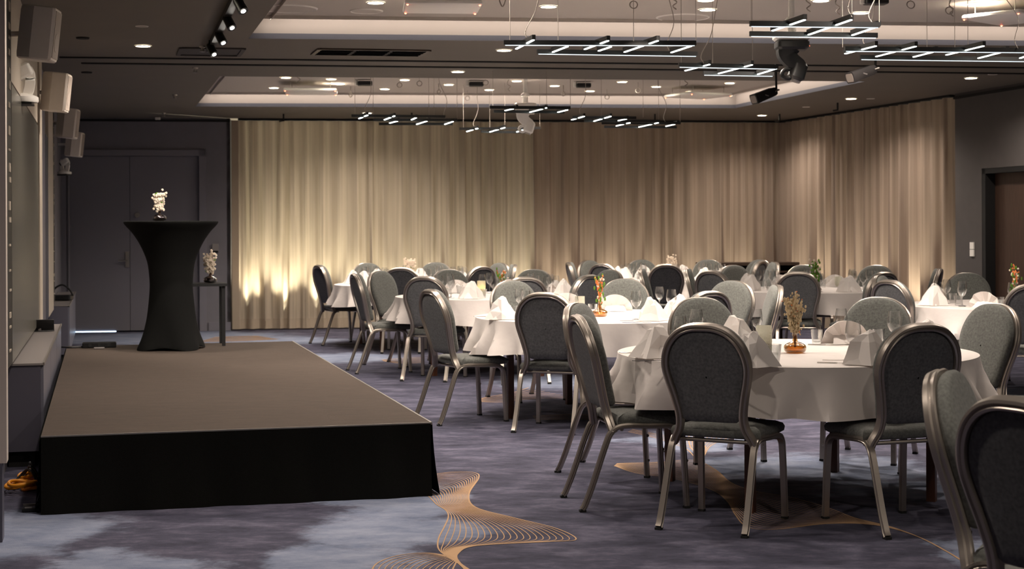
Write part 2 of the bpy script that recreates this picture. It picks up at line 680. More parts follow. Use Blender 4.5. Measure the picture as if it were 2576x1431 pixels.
motif([(1040, 1238), (1066, 1242), (1080, 1250), (1090, 1260), (1100, 1270), (1122, 1284), (1128, 1300), (1118, 1325), (1105, 1350), (1101, 1370), (1106, 1385), (1125, 1400), (1145, 1412), (1165, 1428), (1180, 1450)],
      [(1080, 1194), (1150, 1187), (1196, 1190), (1204, 1203), (1180, 1243), (1196, 1276), (1290, 1302), (1400, 1330), (1449, 1357), (1380, 1363), (1200, 1373), (1152, 1393), (1156, 1415), (1190, 1440), (1210, 1460)], 22)
motif([(1128, 1398), (1070, 1391), (1000, 1398), (945, 1420), (930, 1460)], [(1150, 1408), (1146, 1418), (1140, 1430), (1136, 1445), (1132, 1462)], 14)
motif([(1545, 1172), (1600, 1190), (1700, 1205), (1790, 1232), (1830, 1262), (1850, 1295), (1880, 1325), (1950, 1332), (2080, 1318), (2200, 1321), (2300, 1347), (2380, 1387), (2450, 1432)],
      [(1552, 1166), (1650, 1163), (1745, 1158), (1800, 1182), (1840, 1215), (1900, 1236), (1990, 1252), (2080, 1277), (2150, 1303), (2240, 1325), (2320, 1355), (2390, 1392), (2460, 1436)], 22)
motif([(1580, 1086), (1650, 1102), (1720, 1126), (1748, 1150)], [(1590, 1080), (1680, 1098), (1770, 1120), (1765, 1150)], 5)
motif([(1765, 1150), (1735, 1120), (1740, 1085), (1790, 1070)], [(1770, 1150), (1790, 1120), (1850, 1095), (1900, 1075)], 9)
motif([(1200, 1006), (1230, 998), (1290, 988), (1330, 975)], [(1202, 1010), (1260, 1012), (1330, 1004), (1440, 1000)], 9, 0.008)
motif([(1340, 1047), (1440, 1042), (1500, 1046)], [(1345, 1056), (1440, 1054), (1500, 1056)], 5, 0.008)
motif([(960, 905), (1000, 902), (1060, 899)], [(965, 908), (1010, 914), (1062, 912)], 8, 0.012)
motif([(540, 848), (590, 846), (650, 845)], [(500, 860), (600, 858), (700, 853)], 16, 0.02)
motif([(2140, 1055), (2180, 1045), (2220, 1040)], [(2180, 1062), (2210, 1052), (2240, 1046)], 6, 0.01)
motif([(2440, 1090), (2500, 1075), (2576, 1070)], [(2450, 1094), (2520, 1084), (2590, 1078)], 3, 0.01)
ln_o = lb.build('carpet_line', M['line'], floor, smooth=False)
tag(ln_o, 'tan looping lines woven into the carpet', kind='stuff')

# ceiling with two openings
T1c = [W(625, 97, ZC), W(2576, 115, ZC), None, None]
e1 = (T1c[1] - T1c[0]).normalized()
fr1 = T1c[0] + e1 * 6.9
nl1 = T1c[0] - DW * 5.2
nr1 = fr1 - Vector((-0.20, 0.98, 0)) * 5.2
TRAY1 = [T1c[0], fr1, nr1, nl1]
TRAY2 = [W(492, 268, ZC), W(1850, 272, ZC), W(2176, 205, ZC), W(553, 192, ZC)]


def ceiling_with_holes():
    bm = bmesh.new()
    outer = [(-9, YF - 1), (11, YF - 1), (11, 26), (-9, 26)]
    def loop(pts):
        vs = [bm.verts.new((p[0], p[1], ZC)) for p in pts]
        for i in range(len(vs)):
            bm.edges.new((vs[i], vs[(i + 1) % len(vs)]))
    loop(outer)
    loop([(p.x, p.y) for p in TRAY1])
    loop([(p.x, p.y) for p in TRAY2])
    bmesh.ops.triangle_fill(bm, use_beauty=True, use_dissolve=False, edges=bm.edges[:])
    # drop any face inside a hole
    def inside(pt, poly):
        c = False
        for i in range(len(poly)):
            a, b = poly[i], poly[i - 1]
            if (a.y > pt.y) != (b.y > pt.y) and pt.x < (b.x - a.x) * (pt.y - a.y) / (b.y - a.y) + a.x:
                c = not c
        return c
    bad = [f for f in bm.faces if inside(f.calc_center_median(), TRAY1) or inside(f.calc_center_median(), TRAY2)]
    bmesh.ops.delete(bm, geom=bad, context='FACES')
    for f in bm.faces:
        if f.normal.z > 0:
            f.normal_flip()
    me = bpy.data.meshes.new('ceiling')
    bm.to_mesh(me)
    bm.free()
    me.materials.append(M['ceil'])
    return me


struct(link('ceiling', ceiling_with_holes()), 'dark grey ceiling with two recessed pale trays')
for ti, TR in enumerate((TRAY1, TRAY2)):
    cen = sum(TR, Vector()) / 4
    mb, lip, strip, fa = MB(), MB(), MB(), MB()
    for i in range(4):
        a, b = TR[i], TR[(i + 1) % 4]
        d = (b - a).normalized()
        n = Vector((-d.y, d.x, 0))
        if n.dot(cen - a) < 0:
            n = -n
        out = -n
        lip.add([a, b, b + UP * 0.045, a + UP * 0.045], [(0, 1, 2, 3)])
        zz = UP * 0.045
        fa.add([a + zz, b + zz, b + UP * (ZT - ZC), a + UP * (ZT - ZC)], [(0, 1, 2, 3)])
        mb.add([a + out * 0.05, b + out * 0.05, b + out * 0.05 + UP * 0.22, a + out * 0.05 + UP * 0.22], [(0, 1, 2, 3)])
        h = (a + b) / 2 + n * 0.075 + UP * (ZT - ZC - 0.005)
        strip.box(h - UP * 0.010 + n * 0.095, ((b - a).length - 0.16, 0.006, 0.028), ax=(d, n, UP))  # baffle added to hide the cove lamps from the camera
        if i == 3:          # the left edge has no lamp strip
            continue
        al = bpy.data.lights.new('cove_light', 'AREA')
        al.shape, al.size, al.size_y = 'RECTANGLE', (b - a).length - 0.16, 0.02
        al.energy = L_COVE * (b - a).length
        al.color = (1.0, 0.89, 0.80)
        ao = bpy.data.objects.new('cove_light', al)
        COL.objects.link(ao)
        dd = (-n - UP * 0.35).normalized()
        xx = d
        yy = (-dd).cross(xx).normalized()
        ao.matrix_world = Matrix.Translation(h - UP * 0.010 + n * 0.08) @ Matrix((xx, yy, -dd)).transposed().to_4x4()
    top = [p + UP * (ZT - ZC) for p in TR]
    mb.add(top + [p + UP * 0.08 for p in top], [(0, 1, 2, 3), (7, 6, 5, 4), (0, 4, 5, 1), (1, 5, 6, 2), (2, 6, 7, 3), (3, 7, 4, 0)])
    t = struct(mb.build('ceiling_tray', M['tray'], None, smooth=False), ['nearer pale recessed ceiling tray with lit edge', 'farther pale recessed ceiling tray with lit edge'][ti])
    lip.build('tray_lip', M['lipg'], t, smooth=False)
    fa.build('tray_side', M['fascia'], t, smooth=False)
    o = strip.build('added_cove_shield', M['tray'], t, smooth=False)

# walls
struct(wall_panel('wall_left', WL(YF, 0), WL(CL.y, 0), 0, ZC, [], M['wall'], NW), 'grey left wall')
sd = lambda P: (Vector((P.x, P.y, 0)) - CL).dot(DB)


def on_back(px, off=0.0):
    """distance along the back wall line at an image column"""
    x, y = ray(px, 600)
    p = isect(Vector((0, 0, 0)), Vector((x, 1, 0)), CL + NB * off, DB)
    return (p - CL).dot(DB)


def zb(px, py):
    x, y = ray(px, py)
    p = CL + DB * on_back(px)
    return HC + y * p.y


s0, s1, s2 = on_back(167), on_back(502), on_back(580)
zd = zb(350, 392)
struct(wall_panel('wall_back', CL, CL + DB * s2, 0, ZC, [(s0, s1, 0.0, zd)], M['wall'], NB, 0.12), 'grey back wall left of the curtain')
PK = 0.42
struct(wall_panel('wall_back', CL + DB * s2 - NB * PK, CL + DB * (sd(CC) + 0.9) - NB * PK, 0, ZC, [], M['wall'], NB, 0.12), 'back wall behind the long curtain')
struct(wall_panel('wall_back', CL + DB * s2, CL + DB * s2 - NB * PK, 0, ZC, [], M['wall_r'], DB * 1.0, 0.05), 'side of the curtain pocket')
# right wall: pocket behind the curtain, then the plain wall with the door
NR = Vector((DR.y, -DR.x, 0))
if NR.x > 0:
    NR = -NR
cr1 = W(2398, 238, ZC)
cr1.z = 0
DCR = (cr1 - CC).normalized()
NCR = Vector((DCR.y, -DCR.x, 0))
if NCR.x > 0:
    NCR = -NCR
struct(wall_panel('wall_right', CC - NCR * 0.30 - DCR * 0.6, cr1 - NCR * 0.30, 0, ZC, [], M['wall_r'], NCR, 0.12), 'right wall behind the slanted curtain')
struct(wall_panel('wall_right', cr1 - NCR * 0.30, RW1 - NR * 0.0, 0, ZC, [], M['slot'], NCR, 0.05), 'dark side of the curtain pocket')


def on_right(px):
    x, y = ray(px, 600)
    p = isect(Vector((0, 0, 0)), Vector((x, 1, 0)), RW1, DR)
    return (p - RW1).dot(DR)


r0 = on_right(2470)
pR = RW1 + DR * r0
zR = HC + ray(2470, 424)[1] * pR.y
struct(wall_panel('wall_right', RW1, RWN, 0, ZC, [(r0, r0 + 1.9, 0.0, zR)], M['wall_r'], NR, 0.20), 'dark grey right wall with a recessed wooden door')
struct(wall_panel('wall_front', WL(YF, 0), RWN, 0, ZC, [], M['wall'], Vector((0, 1, 0)), 0.1), 'wall behind the viewer')
# shadow gap line under the right ceiling edge
mb = MB()
mb.box((RW1 + RWN) / 2 + NR * 0.012 + UP * (ZC - 0.05), ((RWN - RW1).length, 0.02, 0.03), ax=(DR, NR, UP))
struct(mb.build('trim_1', M['slot'], None, smooth=False), 'black shadow gap along the top of the right wall')
mb = MB()
mb.box(CL + DB * s2 / 2 + NB * 0.008 + UP * (ZC - 0.035), (s2, 0.014, 0.03), ax=(DB, NB, UP))
struct(mb.build('trim_2', M['slot'], None, smooth=False), 'black shadow gap along the top of the back wall')

# doors
d1 = thing('door_1', 'wide grey double door in the far left corner', None)
struct(d1)
sm = on_back(326)
for a, b in ((s0 + 0.004, sm - 0.003), (sm + 0.003, s1 - 0.004)):
    c = CL + DB * (a + b) / 2 - NB * 0.075
    MB().box(c + UP * (zd / 2 + 0.006), (b - a, 0.045, zd - 0.02), ax=(DB, NB, UP)).build('door_leaf', M['door'], d1, smooth=False)
mb = MB()
zt2 = zb(350, 377)
for a, b, z0, z1 in ((s1, on_back(519), 0, zt2), (s0 - 0.1, s0, 0, zt2), (s0 - 0.1, on_back(519), zd, zt2)):
    mb.box(CL + DB * (a + b) / 2 + NB * 0.018 + UP * ((z0 + z1) / 2), (b - a, 0.036, z1 - z0), ax=(DB, NB, UP))
mb.build('door_frame', M['door'], d1, smooth=False)
mb = MB()
hp = CL + DB * on_back(319) - NB * 0.045 + UP * zb(318, 656)
mb.box(hp + UP * 0.02, (0.05, 0.012, 0.22), ax=(DB, NB, UP))
mb.cyl(hp, hp + NB * 0.06, 0.011)
mb.cyl(hp + NB * 0.055, hp + NB * 0.055 - DB * 0.12, 0.010)
mb.cyl(hp + UP * 0.08, hp + UP * 0.08 + NB * 0.02, 0.024)
mb.build('door_handle', M['edge'], d1)
mb = MB()
kp = CL + DB * on_back(345) - NB * 0.045 + UP * zb(345, 541)
mb.cyl(kp, kp + NB * 0.04, 0.035)
mb.cyl(kp + NB * 0.04, kp + NB * 0.07, 0.022)
mb.build('viewer', M['edge'], d1)
mb = MB()
mb.box(CL + DB * (s0 + on_back(290)) / 2 - NB * 0.05 + UP * 0.006, (on_back(290) - s0, 0.012, 0.012), ax=(DB, NB, UP))
mb.build('daylight_strip', M['blueglow'], d1, smooth=False)  # glowing bar stands in for daylight under the door

d2 = thing('door_2', 'dark wooden door deep in the right wall', None)
struct(d2)
dw = 1.9
MB().box(RW1 + DR * (r0 + dw / 2) - NR * 0.15 + UP * (zR / 2), (dw, 0.04, zR), ax=(DR, NR, UP)).build('door_leaf', M['wood_door'], d2, smooth=False)
mb = MB()
mb.box(RW1 + DR * (r0 + 0.035) - NR * 0.08 + UP * (zR / 2), (0.07, 0.15, zR), ax=(DR, NR, UP))
mb.box(RW1 + DR * (r0 + dw - 0.035) - NR * 0.08 + UP * (zR / 2), (0.07, 0.15, zR), ax=(DR, NR, UP))
mb.box(RW1 + DR * (r0 + dw / 2) - NR * 0.08 + UP * (zR - 0.03), (dw, 0.15, 0.06), ax=(DR, NR, UP))
mb.build('door_frame', M['slot'], d2, smooth=False)

# baseboards
mb = MB()
mb.box(CL + DB * (s1 + 0.12 + s2) / 2 + NB * 0.01 + UP * 0.06, (s2 - s1 - 0.12, 0.02, 0.12), ax=(DB, NB, UP))
struct(mb.build('baseboard_back', M['door'], None, smooth=False), 'grey baseboard between the double door and the curtain')
# ceiling partition slots (black double track)
for k, (ya, yb, x0, x1) in enumerate(((143, 149, 150, 700), (158, 163.5, 205, 700))):
    a, b = W(x0, ya, ZC), W(x1, yb, ZC)
    d = (b - a).normalized()
    b = a + d * 13.0
    if k == 0:
        a = a + d * 0
    n = Vector((-d.y, d.x, 0))
    MB_ = MB().box((a + b) / 2 + UP * -0.004, ((b - a).length, 0.06 if k == 0 else 0.07, 0.012), ax=(d, n, UP))
    struct(MB_.build('trim_3', M['slot'], None, smooth=False), ['nearer black partition slot across the ceiling', 'farther black partition slot across the ceiling'][k])

# near column at the left edge of the view
pc = thing('trim_4', 'pale grey column at the left picture edge', None)
struct(pc)
q = WY(15, 700, 7.2)
qc = Vector((q.x, q.y, 0)) - NW * 0.15 + DW * 0.06
mb = MB()
mb.box(qc + UP * (ZC + 0.36) / 2, (0.30, 0.12, ZC - 0.36), ax=(NW, DW, UP))
mb.build('column_shaft', M['pillar'], pc, smooth=False)
mb = MB()
mb.box(qc + UP * 0.18 - NW * 0.02, (0.30, 0.14, 0.36), ax=(NW, DW, UP))
mb.build('column_base', M['cab'], pc)

# ------------------------------------------------------------------ curtains
def curtain(name, p0, p1, z0, z1, seed, m, label, amp=0.045, wl=(0.15, 0.26), group=None):
    p0, p1 = Vector((p0.x, p0.y, 0)), Vector((p1.x, p1.y, 0))
    L = (p1 - p0).length
    d = (p1 - p0).normalized()
    n = Vector((d.y, -d.x, 0))
    if n.y > 0:
        n = -n
    r = random.Random(seed)
    ks = [0.0]
    am = []
    while ks[-1] < L:
        ks.append(ks[-1] + r.uniform(*wl))
        am.append(r.uniform(0.55, 1.25))
    step = 0.016
    N = int(L / step)
    zs = [z0, z0 + 0.12, z0 + 0.14, z0 + 0.5, z0 + 1.1, z0 + 1.8, z1 - 0.4, z1 - 0.1, z1]
    vs, fs = [], []
    k = 0
    for i in range(N + 1):
        s = L * i / N
        while k < len(ks) - 2 and s > ks[k + 1]:
            k += 1
        t = (s - ks[k]) / (ks[k + 1] - ks[k])
        a = am[min(k, len(am) - 1)]
        base = cos(2 * pi * t)
        prof = (abs(base) ** 0.8) * (1 if base > 0 else -1)
        fine = (0.30 * sin(2 * pi * t * 3 + k * 1.3) + 0.16 * sin(2 * pi * t * 5 + k * 2.1)) * (0.5 + 0.5 * sin(k * 3.7) ** 2)
        for j, z in enumerate(zs):
            u = (z - z0) / (z1 - z0)
            drift = 0.02 * sin(k * 1.7 + u * 2.2) * (1 - u)
            off = amp * a * (prof + fine * (1 - 0.6 * u)) * (1.0 - 0.25 * u)
            p = p0 + d * (s + drift) + n * off
            vs.append((p.x, p.y, z))
    c = len(zs)
    hem = []
    for i in range(N):
        for j in range(c - 1):
            q = (i * c + j, (i + 1) * c + j, (i + 1) * c + j + 1, i * c + j + 1)
            (hem if j < 2 else fs).append(q)
    mb = MB().add(vs, fs)
    root = tag(mb.build(name, m, None, True, 180), label, 'curtain', group)
    MB().add(vs, hem).build('hem', M['hem'], root, True, 180)
    # curtain rail
    rl = MB().box((p0 + p1) / 2 + UP * (z1 + 0.014), (L, 0.10, 0.022), ax=(d, n, UP))
    rl.build('curtain_rail', M['slot'], root, smooth=False)
    return root


def cl(px, off=0.0):
    return CL + DB * on_back(px) + NB * off


CT = ZC - 0.03
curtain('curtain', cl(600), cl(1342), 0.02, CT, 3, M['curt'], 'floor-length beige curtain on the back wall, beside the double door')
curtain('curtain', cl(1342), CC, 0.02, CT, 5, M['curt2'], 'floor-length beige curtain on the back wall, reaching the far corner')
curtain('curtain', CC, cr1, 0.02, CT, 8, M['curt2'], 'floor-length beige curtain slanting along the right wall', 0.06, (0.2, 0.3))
# straight returned edge at the left end
mb = MB()
e0, e1_ = cl(584, 0.02), cl(601, 0.04)
mb.box((e0 + e1_) / 2 + UP * (CT / 2 + 0.01), ((e1_ - e0).length, 0.03, CT - 0.02), ax=(DB, NB, UP))
tag(mb.build('curtain_edge_panel', M['hem'], None, smooth=False), 'flat cream edge strip at the left end of the back curtain', 'panel')

# uplighters in the pocket between curtain and wall
ups = [(cl(px), NB, pw) for px, pw in ((628, 1.6), (714, 1.7), (798, 1.6), (890, 1.2), (985, .9), (1085, .8), (1195, .8), (1300, .7), (1410, .8), (1530, .8), (1640, .7), (1750, .7), (1860, .7))]
Lr = (cr1 - CC).length
ups += [(CC + DCR * Lr * t, NCR, pw) for t, pw in ((0.10, .7), (0.27, 1.2), (0.45, .8), (0.62, .9), (0.80, 1.2), (0.95, .6))]
for i, (p, n, pw) in enumerate(ups):
    spot_light(None, p - n * 0.24 + UP * 0.14, L_UP * 6 * pw, 60, 1.0, (1.0, 0.92, 0.70), 0.015, Vector((n.x * 0.16, n.y * 0.16, 1)), 'uplighter_light')
    spot_light(None, p - n * 0.12 + UP * 0.16, L_UP * 0.30 * pw, 34, 1.0, (1.0, 0.96, 0.78), 0.01, Vector((n.x * 0.27, n.y * 0.27, 1)), 'uplighter_light')

# ------------------------------------------------------------------ recessed downlights
def downlight_proto(r, lit):
    t = thing('downlight', '', 'ceiling light')
    MB().lathe([(r * 0.84, -0.004), (r * 0.88, -0.007), (r, -0.005), (r * 1.03, 0.0)], 24, capb=False).build('trim_ring', M['white'], t)
    MB().lathe([(r * 0.85, -0.003), (0.001, -0.004)], 24, capb=False).build('diffuser', M['lamp'] if lit else M['lampoff'], t)
    return t


DLIT = downlight_proto(0.070, True)
DOFF = downlight_proto(0.070, False)
remember(None)
used = set()


def downlight(px, py, z, lit, label, e=1.0, sc=1.0):
    p = W(px, py, z)
    src = DLIT if lit else DOFF
    if src.name not in used:
        used.add(src.name)
        o = src
        o.location = p
        o.scale = (sc,) * 3
        o['label'] = label
    else:
        o = dup(src, p, 0, label, scale=sc)
    if lit:
        spot_light(None, p - UP * 0.012, L_DOWN * e, 150, 0.8, WARM, 0.06, name='downlight_light')
    return p


MAIN = [(360, 115, 1, 'lit round downlight in the dark ceiling beside the track spots', .8), (357, 66, 0, 'unlit round fitting in the dark ceiling near the track spots', 0),
        (1268, 126, 1, 'lit round downlight between the slot air vent and the hanging light bars', 1.0), (1152, 180, 1, 'lit round downlight between the two ceiling trays', 1.0),
        (924, 284, 1, 'lit round downlight in front of the curtain, above the left light bars', .9), (1917, 290, 1, 'lit round downlight above the far corner of the curtains', .9),
        (2141, 248, 1, 'lit round downlight above the middle of the slanted curtain', 1.0), (2443, 196, 1, 'lit round downlight above the plain right wall', .8),
        (2497, 187, 0, 'unlit round fitting beside the lit downlight at the right wall', 0), (2190, 248, 0, 'unlit round fitting above the slanted curtain', 0), (2028, 269, 0, 'small unlit round fitting near the slanted curtain top', 0)]
for px, py, lit, lab, e in MAIN:
    downlight(px, py, ZC - 0.001, lit, lab, e, 1.0 if lit else 0.7)
words_ = ['first', 'second', 'third', 'fourth', 'fifth', 'sixth', 'seventh', 'eighth', 'ninth', 'tenth', 'eleventh', 'twelfth', 'thirteenth', 'fourteenth']
near_t = [(945, 6), (1380, 16), (1780, 24), (2065, 1), (2165, 32), (2454, 9)]
for i, (px, py) in enumerate(near_t):
    downlight(px, py, ZT - 0.001, 1, f'lit round downlight in the nearer ceiling tray, {words_[i]} from the left', 1.15 if px < 2400 else .35)
far_t = [(689, 221), (719, 195), (833, 199), (855, 211), (968, 224), (1018, 201), (1129, 213), (1231, 226), (1300, 204), (1395, 216), (1484, 229), (1565, 206), (1651, 218), (1738, 231), (1836, 209)]
words_.append('fifteenth')
for i, (px, py) in enumerate(sorted(far_t)):
    downlight(px, py, ZT - 0.001, 1, f'lit round downlight in the farther ceiling tray, {words_[i]} from the left', 0.55, 0.9)
# the nearer rows of the same grid of lamps, over the viewer
for i in range(3):
    for j in range(3):
        p = TRAY1[3].lerp(TRAY1[2], 0.18 + 0.32 * i) + DW * (0.8 + 1.55 * j) + UP * (ZT - ZC - 0.001)
        o = dup(DLIT, p, 0, f'lit downlight of the nearer tray, {words_[i]} column from left, {words_[j]} row from the near edge', group='downlights above the view')
        spot_light(None, p - UP * 0.012, L_DOWN * 0.8, 150, 0.8, WARM, 0.06, name='downlight_light')
for p, w_ in ((Vector((-0.4, 5.0, ZC)), 'left of the viewer'), (Vector((1.6, 4.0, ZC)), 'just ahead of the viewer'), (Vector((4.6, 4.2, ZC)), 'right of the viewer'), (Vector((2.2, 1.5, ZC)), 'behind the nearer tray'),
              (Vector((-1.55, 7.6, ZC)), 'added fill over the near end of the stage'), (Vector((-2.15, 10.2, ZC)), 'added fill over the low wall cabinet')):  # last two are unseen lamps added to brighten the left wall and speakers
    dup(DLIT, p - UP * 0.001, 0, f'lit round downlight in the main ceiling, {w_}', group='downlights above the view')
    spot_light(None, p - UP * 0.02, L_DOWN * 0.7, 150, 0.8, WARM, 0.06, name='downlight_light')

# round ceiling loudspeakers (flat discs) in the near tray
for (px, py), r, lab in (((728, 21), 0.22, 'large round flat ceiling speaker in the nearer tray, left end'), ((922, 27), 0.13, 'smaller round flat ceiling speaker in the nearer tray'), ((1718, 43), 0.22, 'large round flat ceiling speaker behind the hanging light bars')):
    p = W(px, py, ZT)
    t = thing('ceiling_speaker', lab, 'speaker', p)
    MB().lathe([(r * 0.93, -0.004), (r * 0.96, -0.010), (r, -0.006), (r * 1.01, 0)], 36, capb=False).build('rim', M['white'], t)
    MB().lathe([(r * 0.94, -0.005), (0.001, -0.006)], 36, capb=False).build('grille', M['tray'], t)

# ------------------------------------------------------------------ air vents
def vent(pxs, label, mframe, z=ZC, plain=False):
    A, B, C_, D_ = [W(x, y, z) for x, y in pxs]      # near-left, near-right, far-right, far-left
    cen = (A + B + C_ + D_) / 4
    ex = ((B - A) + (C_ - D_)) / 2
    ey = ((D_ - A) + (C_ - B)) / 2
    Lx, Ly = ex.length, ey.length
    ux, uy = ex.normalized(), ey.normalized()
    t = thing('air_vent', label, 'air vent', cen)
    mb = MB()
    for s in (-1, 1):
        mb.box(ux * s * (Lx / 2) - UP * 0.006, (0.035, Ly, 0.014), ax=(ux, uy, UP))
        mb.box(uy * s * (Ly / 2) - UP * 0.006, (Lx, 0.035, 0.014), ax=(ux, uy, UP))
    mb.build('frame', mframe, t, smooth=False)
    MB().box(-UP * 0.001, (Lx, Ly, 0.004), ax=(ux, uy, UP)).build('backing', M['dkgrey'] if plain else M['slot'], t, smooth=False)
    if plain:
        return t
    for k in (-1 / 6, 1 / 6):
        MB().box(ux * Lx * k - UP * 0.005, (0.03, Ly, 0.010), ax=(ux, uy, UP)).build('divider', M['slot'], t, smooth=False)
    for k in range(3):
        for j in range(4):
            MB().box(ux * Lx * (k - 1) / 3 + uy * Ly * (-0.36 + 0.24 * j) - UP * 0.006, (Lx / 3 - 0.05, 0.05, 0.006), ax=(ux, (uy + UP * 0.5).normalized(), UP)).build('slat', M['matt'] if 'matt' in M else M['black'], t, smooth=False)
    return t


vent([(806, 121), (1078, 126), (1056, 139), (784, 136)], 'long black slotted air vent in the ceiling left of the hanging light bars', M['dkbrown'])
vent([(456, 119), (614, 121), (600, 139), (449, 137)], 'dark grey access panel vent in the ceiling behind the track spots', M['dkgrey'], plain=True)

# small dark boxes in the far tray and black projector plates
for (px, py), lab in (((918, 210), 'small black box under the farther tray, leftmost of three'), ((1198, 212), 'small black box under the farther tray, middle of three'), ((1468, 215), 'small black box under the farther tray, rightmost of three'),
                      ((2203, 3), 'dark flat box under the nearer tray, above the light bars')):
    p = W(px, py, ZT - 0.045)
    t = thing('ceiling_box', lab, 'sensor', p)
    MB().rbox((0, 0, 0), (0.17, 0.12, 0.05), 0.012, rot=0.1).build('housing', M['black'], t)
    MB().cyl((-0.10, 0, 0.045), (-0.10, 0, -0.02), 0.02).build('sensor', M['white'], t)

# white ceiling microphone plates with red lights
def mic_plate(px, py, yaw, label, sz=0.5, wid=0.56):
    p = W(px, py, ZT - 0.10)
    t = thing('ceiling_microphone', label, 'microphone', p, yaw)
    MB().rbox((0, 0, 0), (wid, sz, 0.035), 0.02).build('plate', M['white'], t)
    for sx in (-1, 1):
        for sy in (-1, 1):
            MB().ball((sx * (wid / 2 - 0.02), sy * (sz / 2 - 0.02), -0.018), 0.008, 6).build('indicator', M['redled'], t)
            MB().cyl((sx * (wid / 2 - 0.08), sy * (sz / 2 - 0.08), 0.015), (sx * (wid / 2 - 0.08), sy * (sz / 2 - 0.08), 0.10), 0.003, n=6).build('hanger', M['edge'], t)
    return t


mic_plate(1112, 17, 0.1, 'white square ceiling microphone plate with red lights in the nearer tray')
mic_plate(2540, 44, 0.75, 'white ceiling microphone plate with a red light at the far right', 0.5, 0.6)
mic_plate(782, 230, 0.1, 'white ceiling microphone plate with red lights, left end of farther tray', 0.6, 0.62)
mic_plate(1756, 240, 0.5, 'white ceiling microphone plate with red lights, right end of farther tray', 0.6, 0.62)

# ------------------------------------------------------------------ pendant light frames
def pendant(label, longs, shorts, wires, cables, ztop=ZT, half=False):
    c = sum([W(*q, ZB) for s in longs for q in s], Vector()) / (2 * len(longs))
    t = thing('pendant_light', label, 'pendant light', c, 0, 'hanging frames of light bars')
    k = 0
    for s, dz in [(q, 0.0) for q in longs] + [(q, 0.012) for q in shorts]:
        a, b = W(*s[0], ZB) - c, W(*s[1], ZB) - c
        d = (b - a).normalized()
        n = Vector((-d.y, d.x, 0))
        bar = MB().box((a + b) / 2 + UP * (0.020 + dz), ((b - a).length, 0.022, 0.030), ax=(d, n, UP)).build('bar', M['black'], t, smooth=False)
        if dz or c.y < 14:
            MB().box((a + b) / 2 + UP * (0.003 + dz), ((b - a).length - 0.02, 0.013 if dz else 0.010, 0.006), ax=(d, n, UP)).build('light_strip', M['led'] if dz else M['led2'], bar, smooth=False)
    for q in wires:
        a = W(*q, ZB) - c + UP * 0.03
        MB().tube([a, a + UP * (ztop - ZB - 0.03)], 0.0022, 5).build('suspension_wire', M['wcable'], t)
    for q, dx, dy in cables:
        a = W(*q, ZB) - c + UP * 0.03
        H = ztop - ZB - 0.03
        pts = spline([a, a + Vector((-0.02, 0.01, H * 0.12)), a + Vector((0.03 + dx * .2, dy * .3, H * 0.4)), a + Vector((dx * .8, dy * .8, H * 0.75)), a + Vector((dx, dy, H))], 6)
        MB().tube(pts, 0.003, 6).build('power_cable', M['wcable'], t)
    return t


pendant('black light-bar pendant in front of the slot vent, wide nearest one', [((1267, 115), (1751, 116)), ((1351, 137), (1754, 143))],
        [((1298, 129), (1343, 106)), ((1390, 137), (1429, 122)), ((1470, 130), (1531, 108)), ((1505, 134), (1538, 123)), ((1570, 137), (1656, 108)), ((1688, 138), (1740, 121))],
        [(1283, 115), (1404, 115), (1594, 115), (1751, 116), (1714, 116)], [((1330, 114), .10, 0.05), ((1686, 142), 0.0, 0.1)])
pendant('black light-bar pendant hanging in front of the big moving head lamp', [((1886, 68), (2213, 71)), ((1886, 93), (2207, 97))],
        [((1942, 84), (2026, 56)), ((2033, 94), (2143, 56)), ((2143, 95), (2212, 72))], [(1890, 69), (2143, 57), (2212, 71)], [((2143, 56), -.08, 0.0), ((2195, 72), .05, .1)])
pendant('black light-bar pendant left of the big moving head lamp', [((1707, 170), (1956, 175)), ((1769, 190), (1946, 193))],
        [((1723, 183), (1786, 167)), ((1807, 190), (1893, 168)), ((1906, 192), (1955, 177))], [(1714, 171), (1793, 172), (1893, 169)], [((1771, 170), .12, 0.1)])
pendant('long black light-bar pendant reaching the right edge, over the grey spotlight', [((2125, 130), (2620, 134)), ((2164, 151), (2640, 157))],
        [((2125, 141), (2205, 121)), ((2203, 148), (2305, 122)), ((2297, 149), (2356, 134)), ((2379, 144), (2476, 121)), ((2460, 152), (2535, 133)), ((2565, 152), (2600, 140))],
        [(2120, 130), (2332, 132), (2402, 132), (2435, 133)], [((2180, 130), .08, 0.05), ((2561, 133), -.12, 0.05)])
pendant('far black light-bar pendant below the leftmost black box', [((884, 296), (1120, 298)), ((939, 306), (1150, 306)), ((953, 316), (1139, 316))],
        [((903, 302), (925, 293)), ((967, 305), (993, 295)), ((980, 313), (1003, 307)), ((1035, 305), (1048, 299)), ((1048, 316), (1080, 306)), ((1119, 316), (1140, 309))],
        [(893, 296), (939, 306), (1079, 306), (1150, 306), (1092, 300)], [((922, 294), 0.05, 0.1), ((1121, 306), -.08, 0.1)])
pendant('far lowest black light-bar pendant in front of the white moving head', [((1156, 328), (1360, 326)), ((1210, 335), (1326, 337))],
        [((1174, 334), (1202, 326)), ((1232, 335), (1270, 324)), ((1300, 335), (1315, 330))], [(1166, 328), (1232, 327), (1358, 327), (1270, 325)], [((1195, 328), .03, 0.1)])
pendant('far small black light-bar pendant right above the white moving head', [((1232, 275), (1435, 276)), ((1242, 285), (1420, 287))],
        [((1270, 282), (1301, 275)), ((1333, 286), (1375, 275)), ((1403, 286), (1428, 280))], [(1240, 275), (1435, 276), (1375, 275)], [])
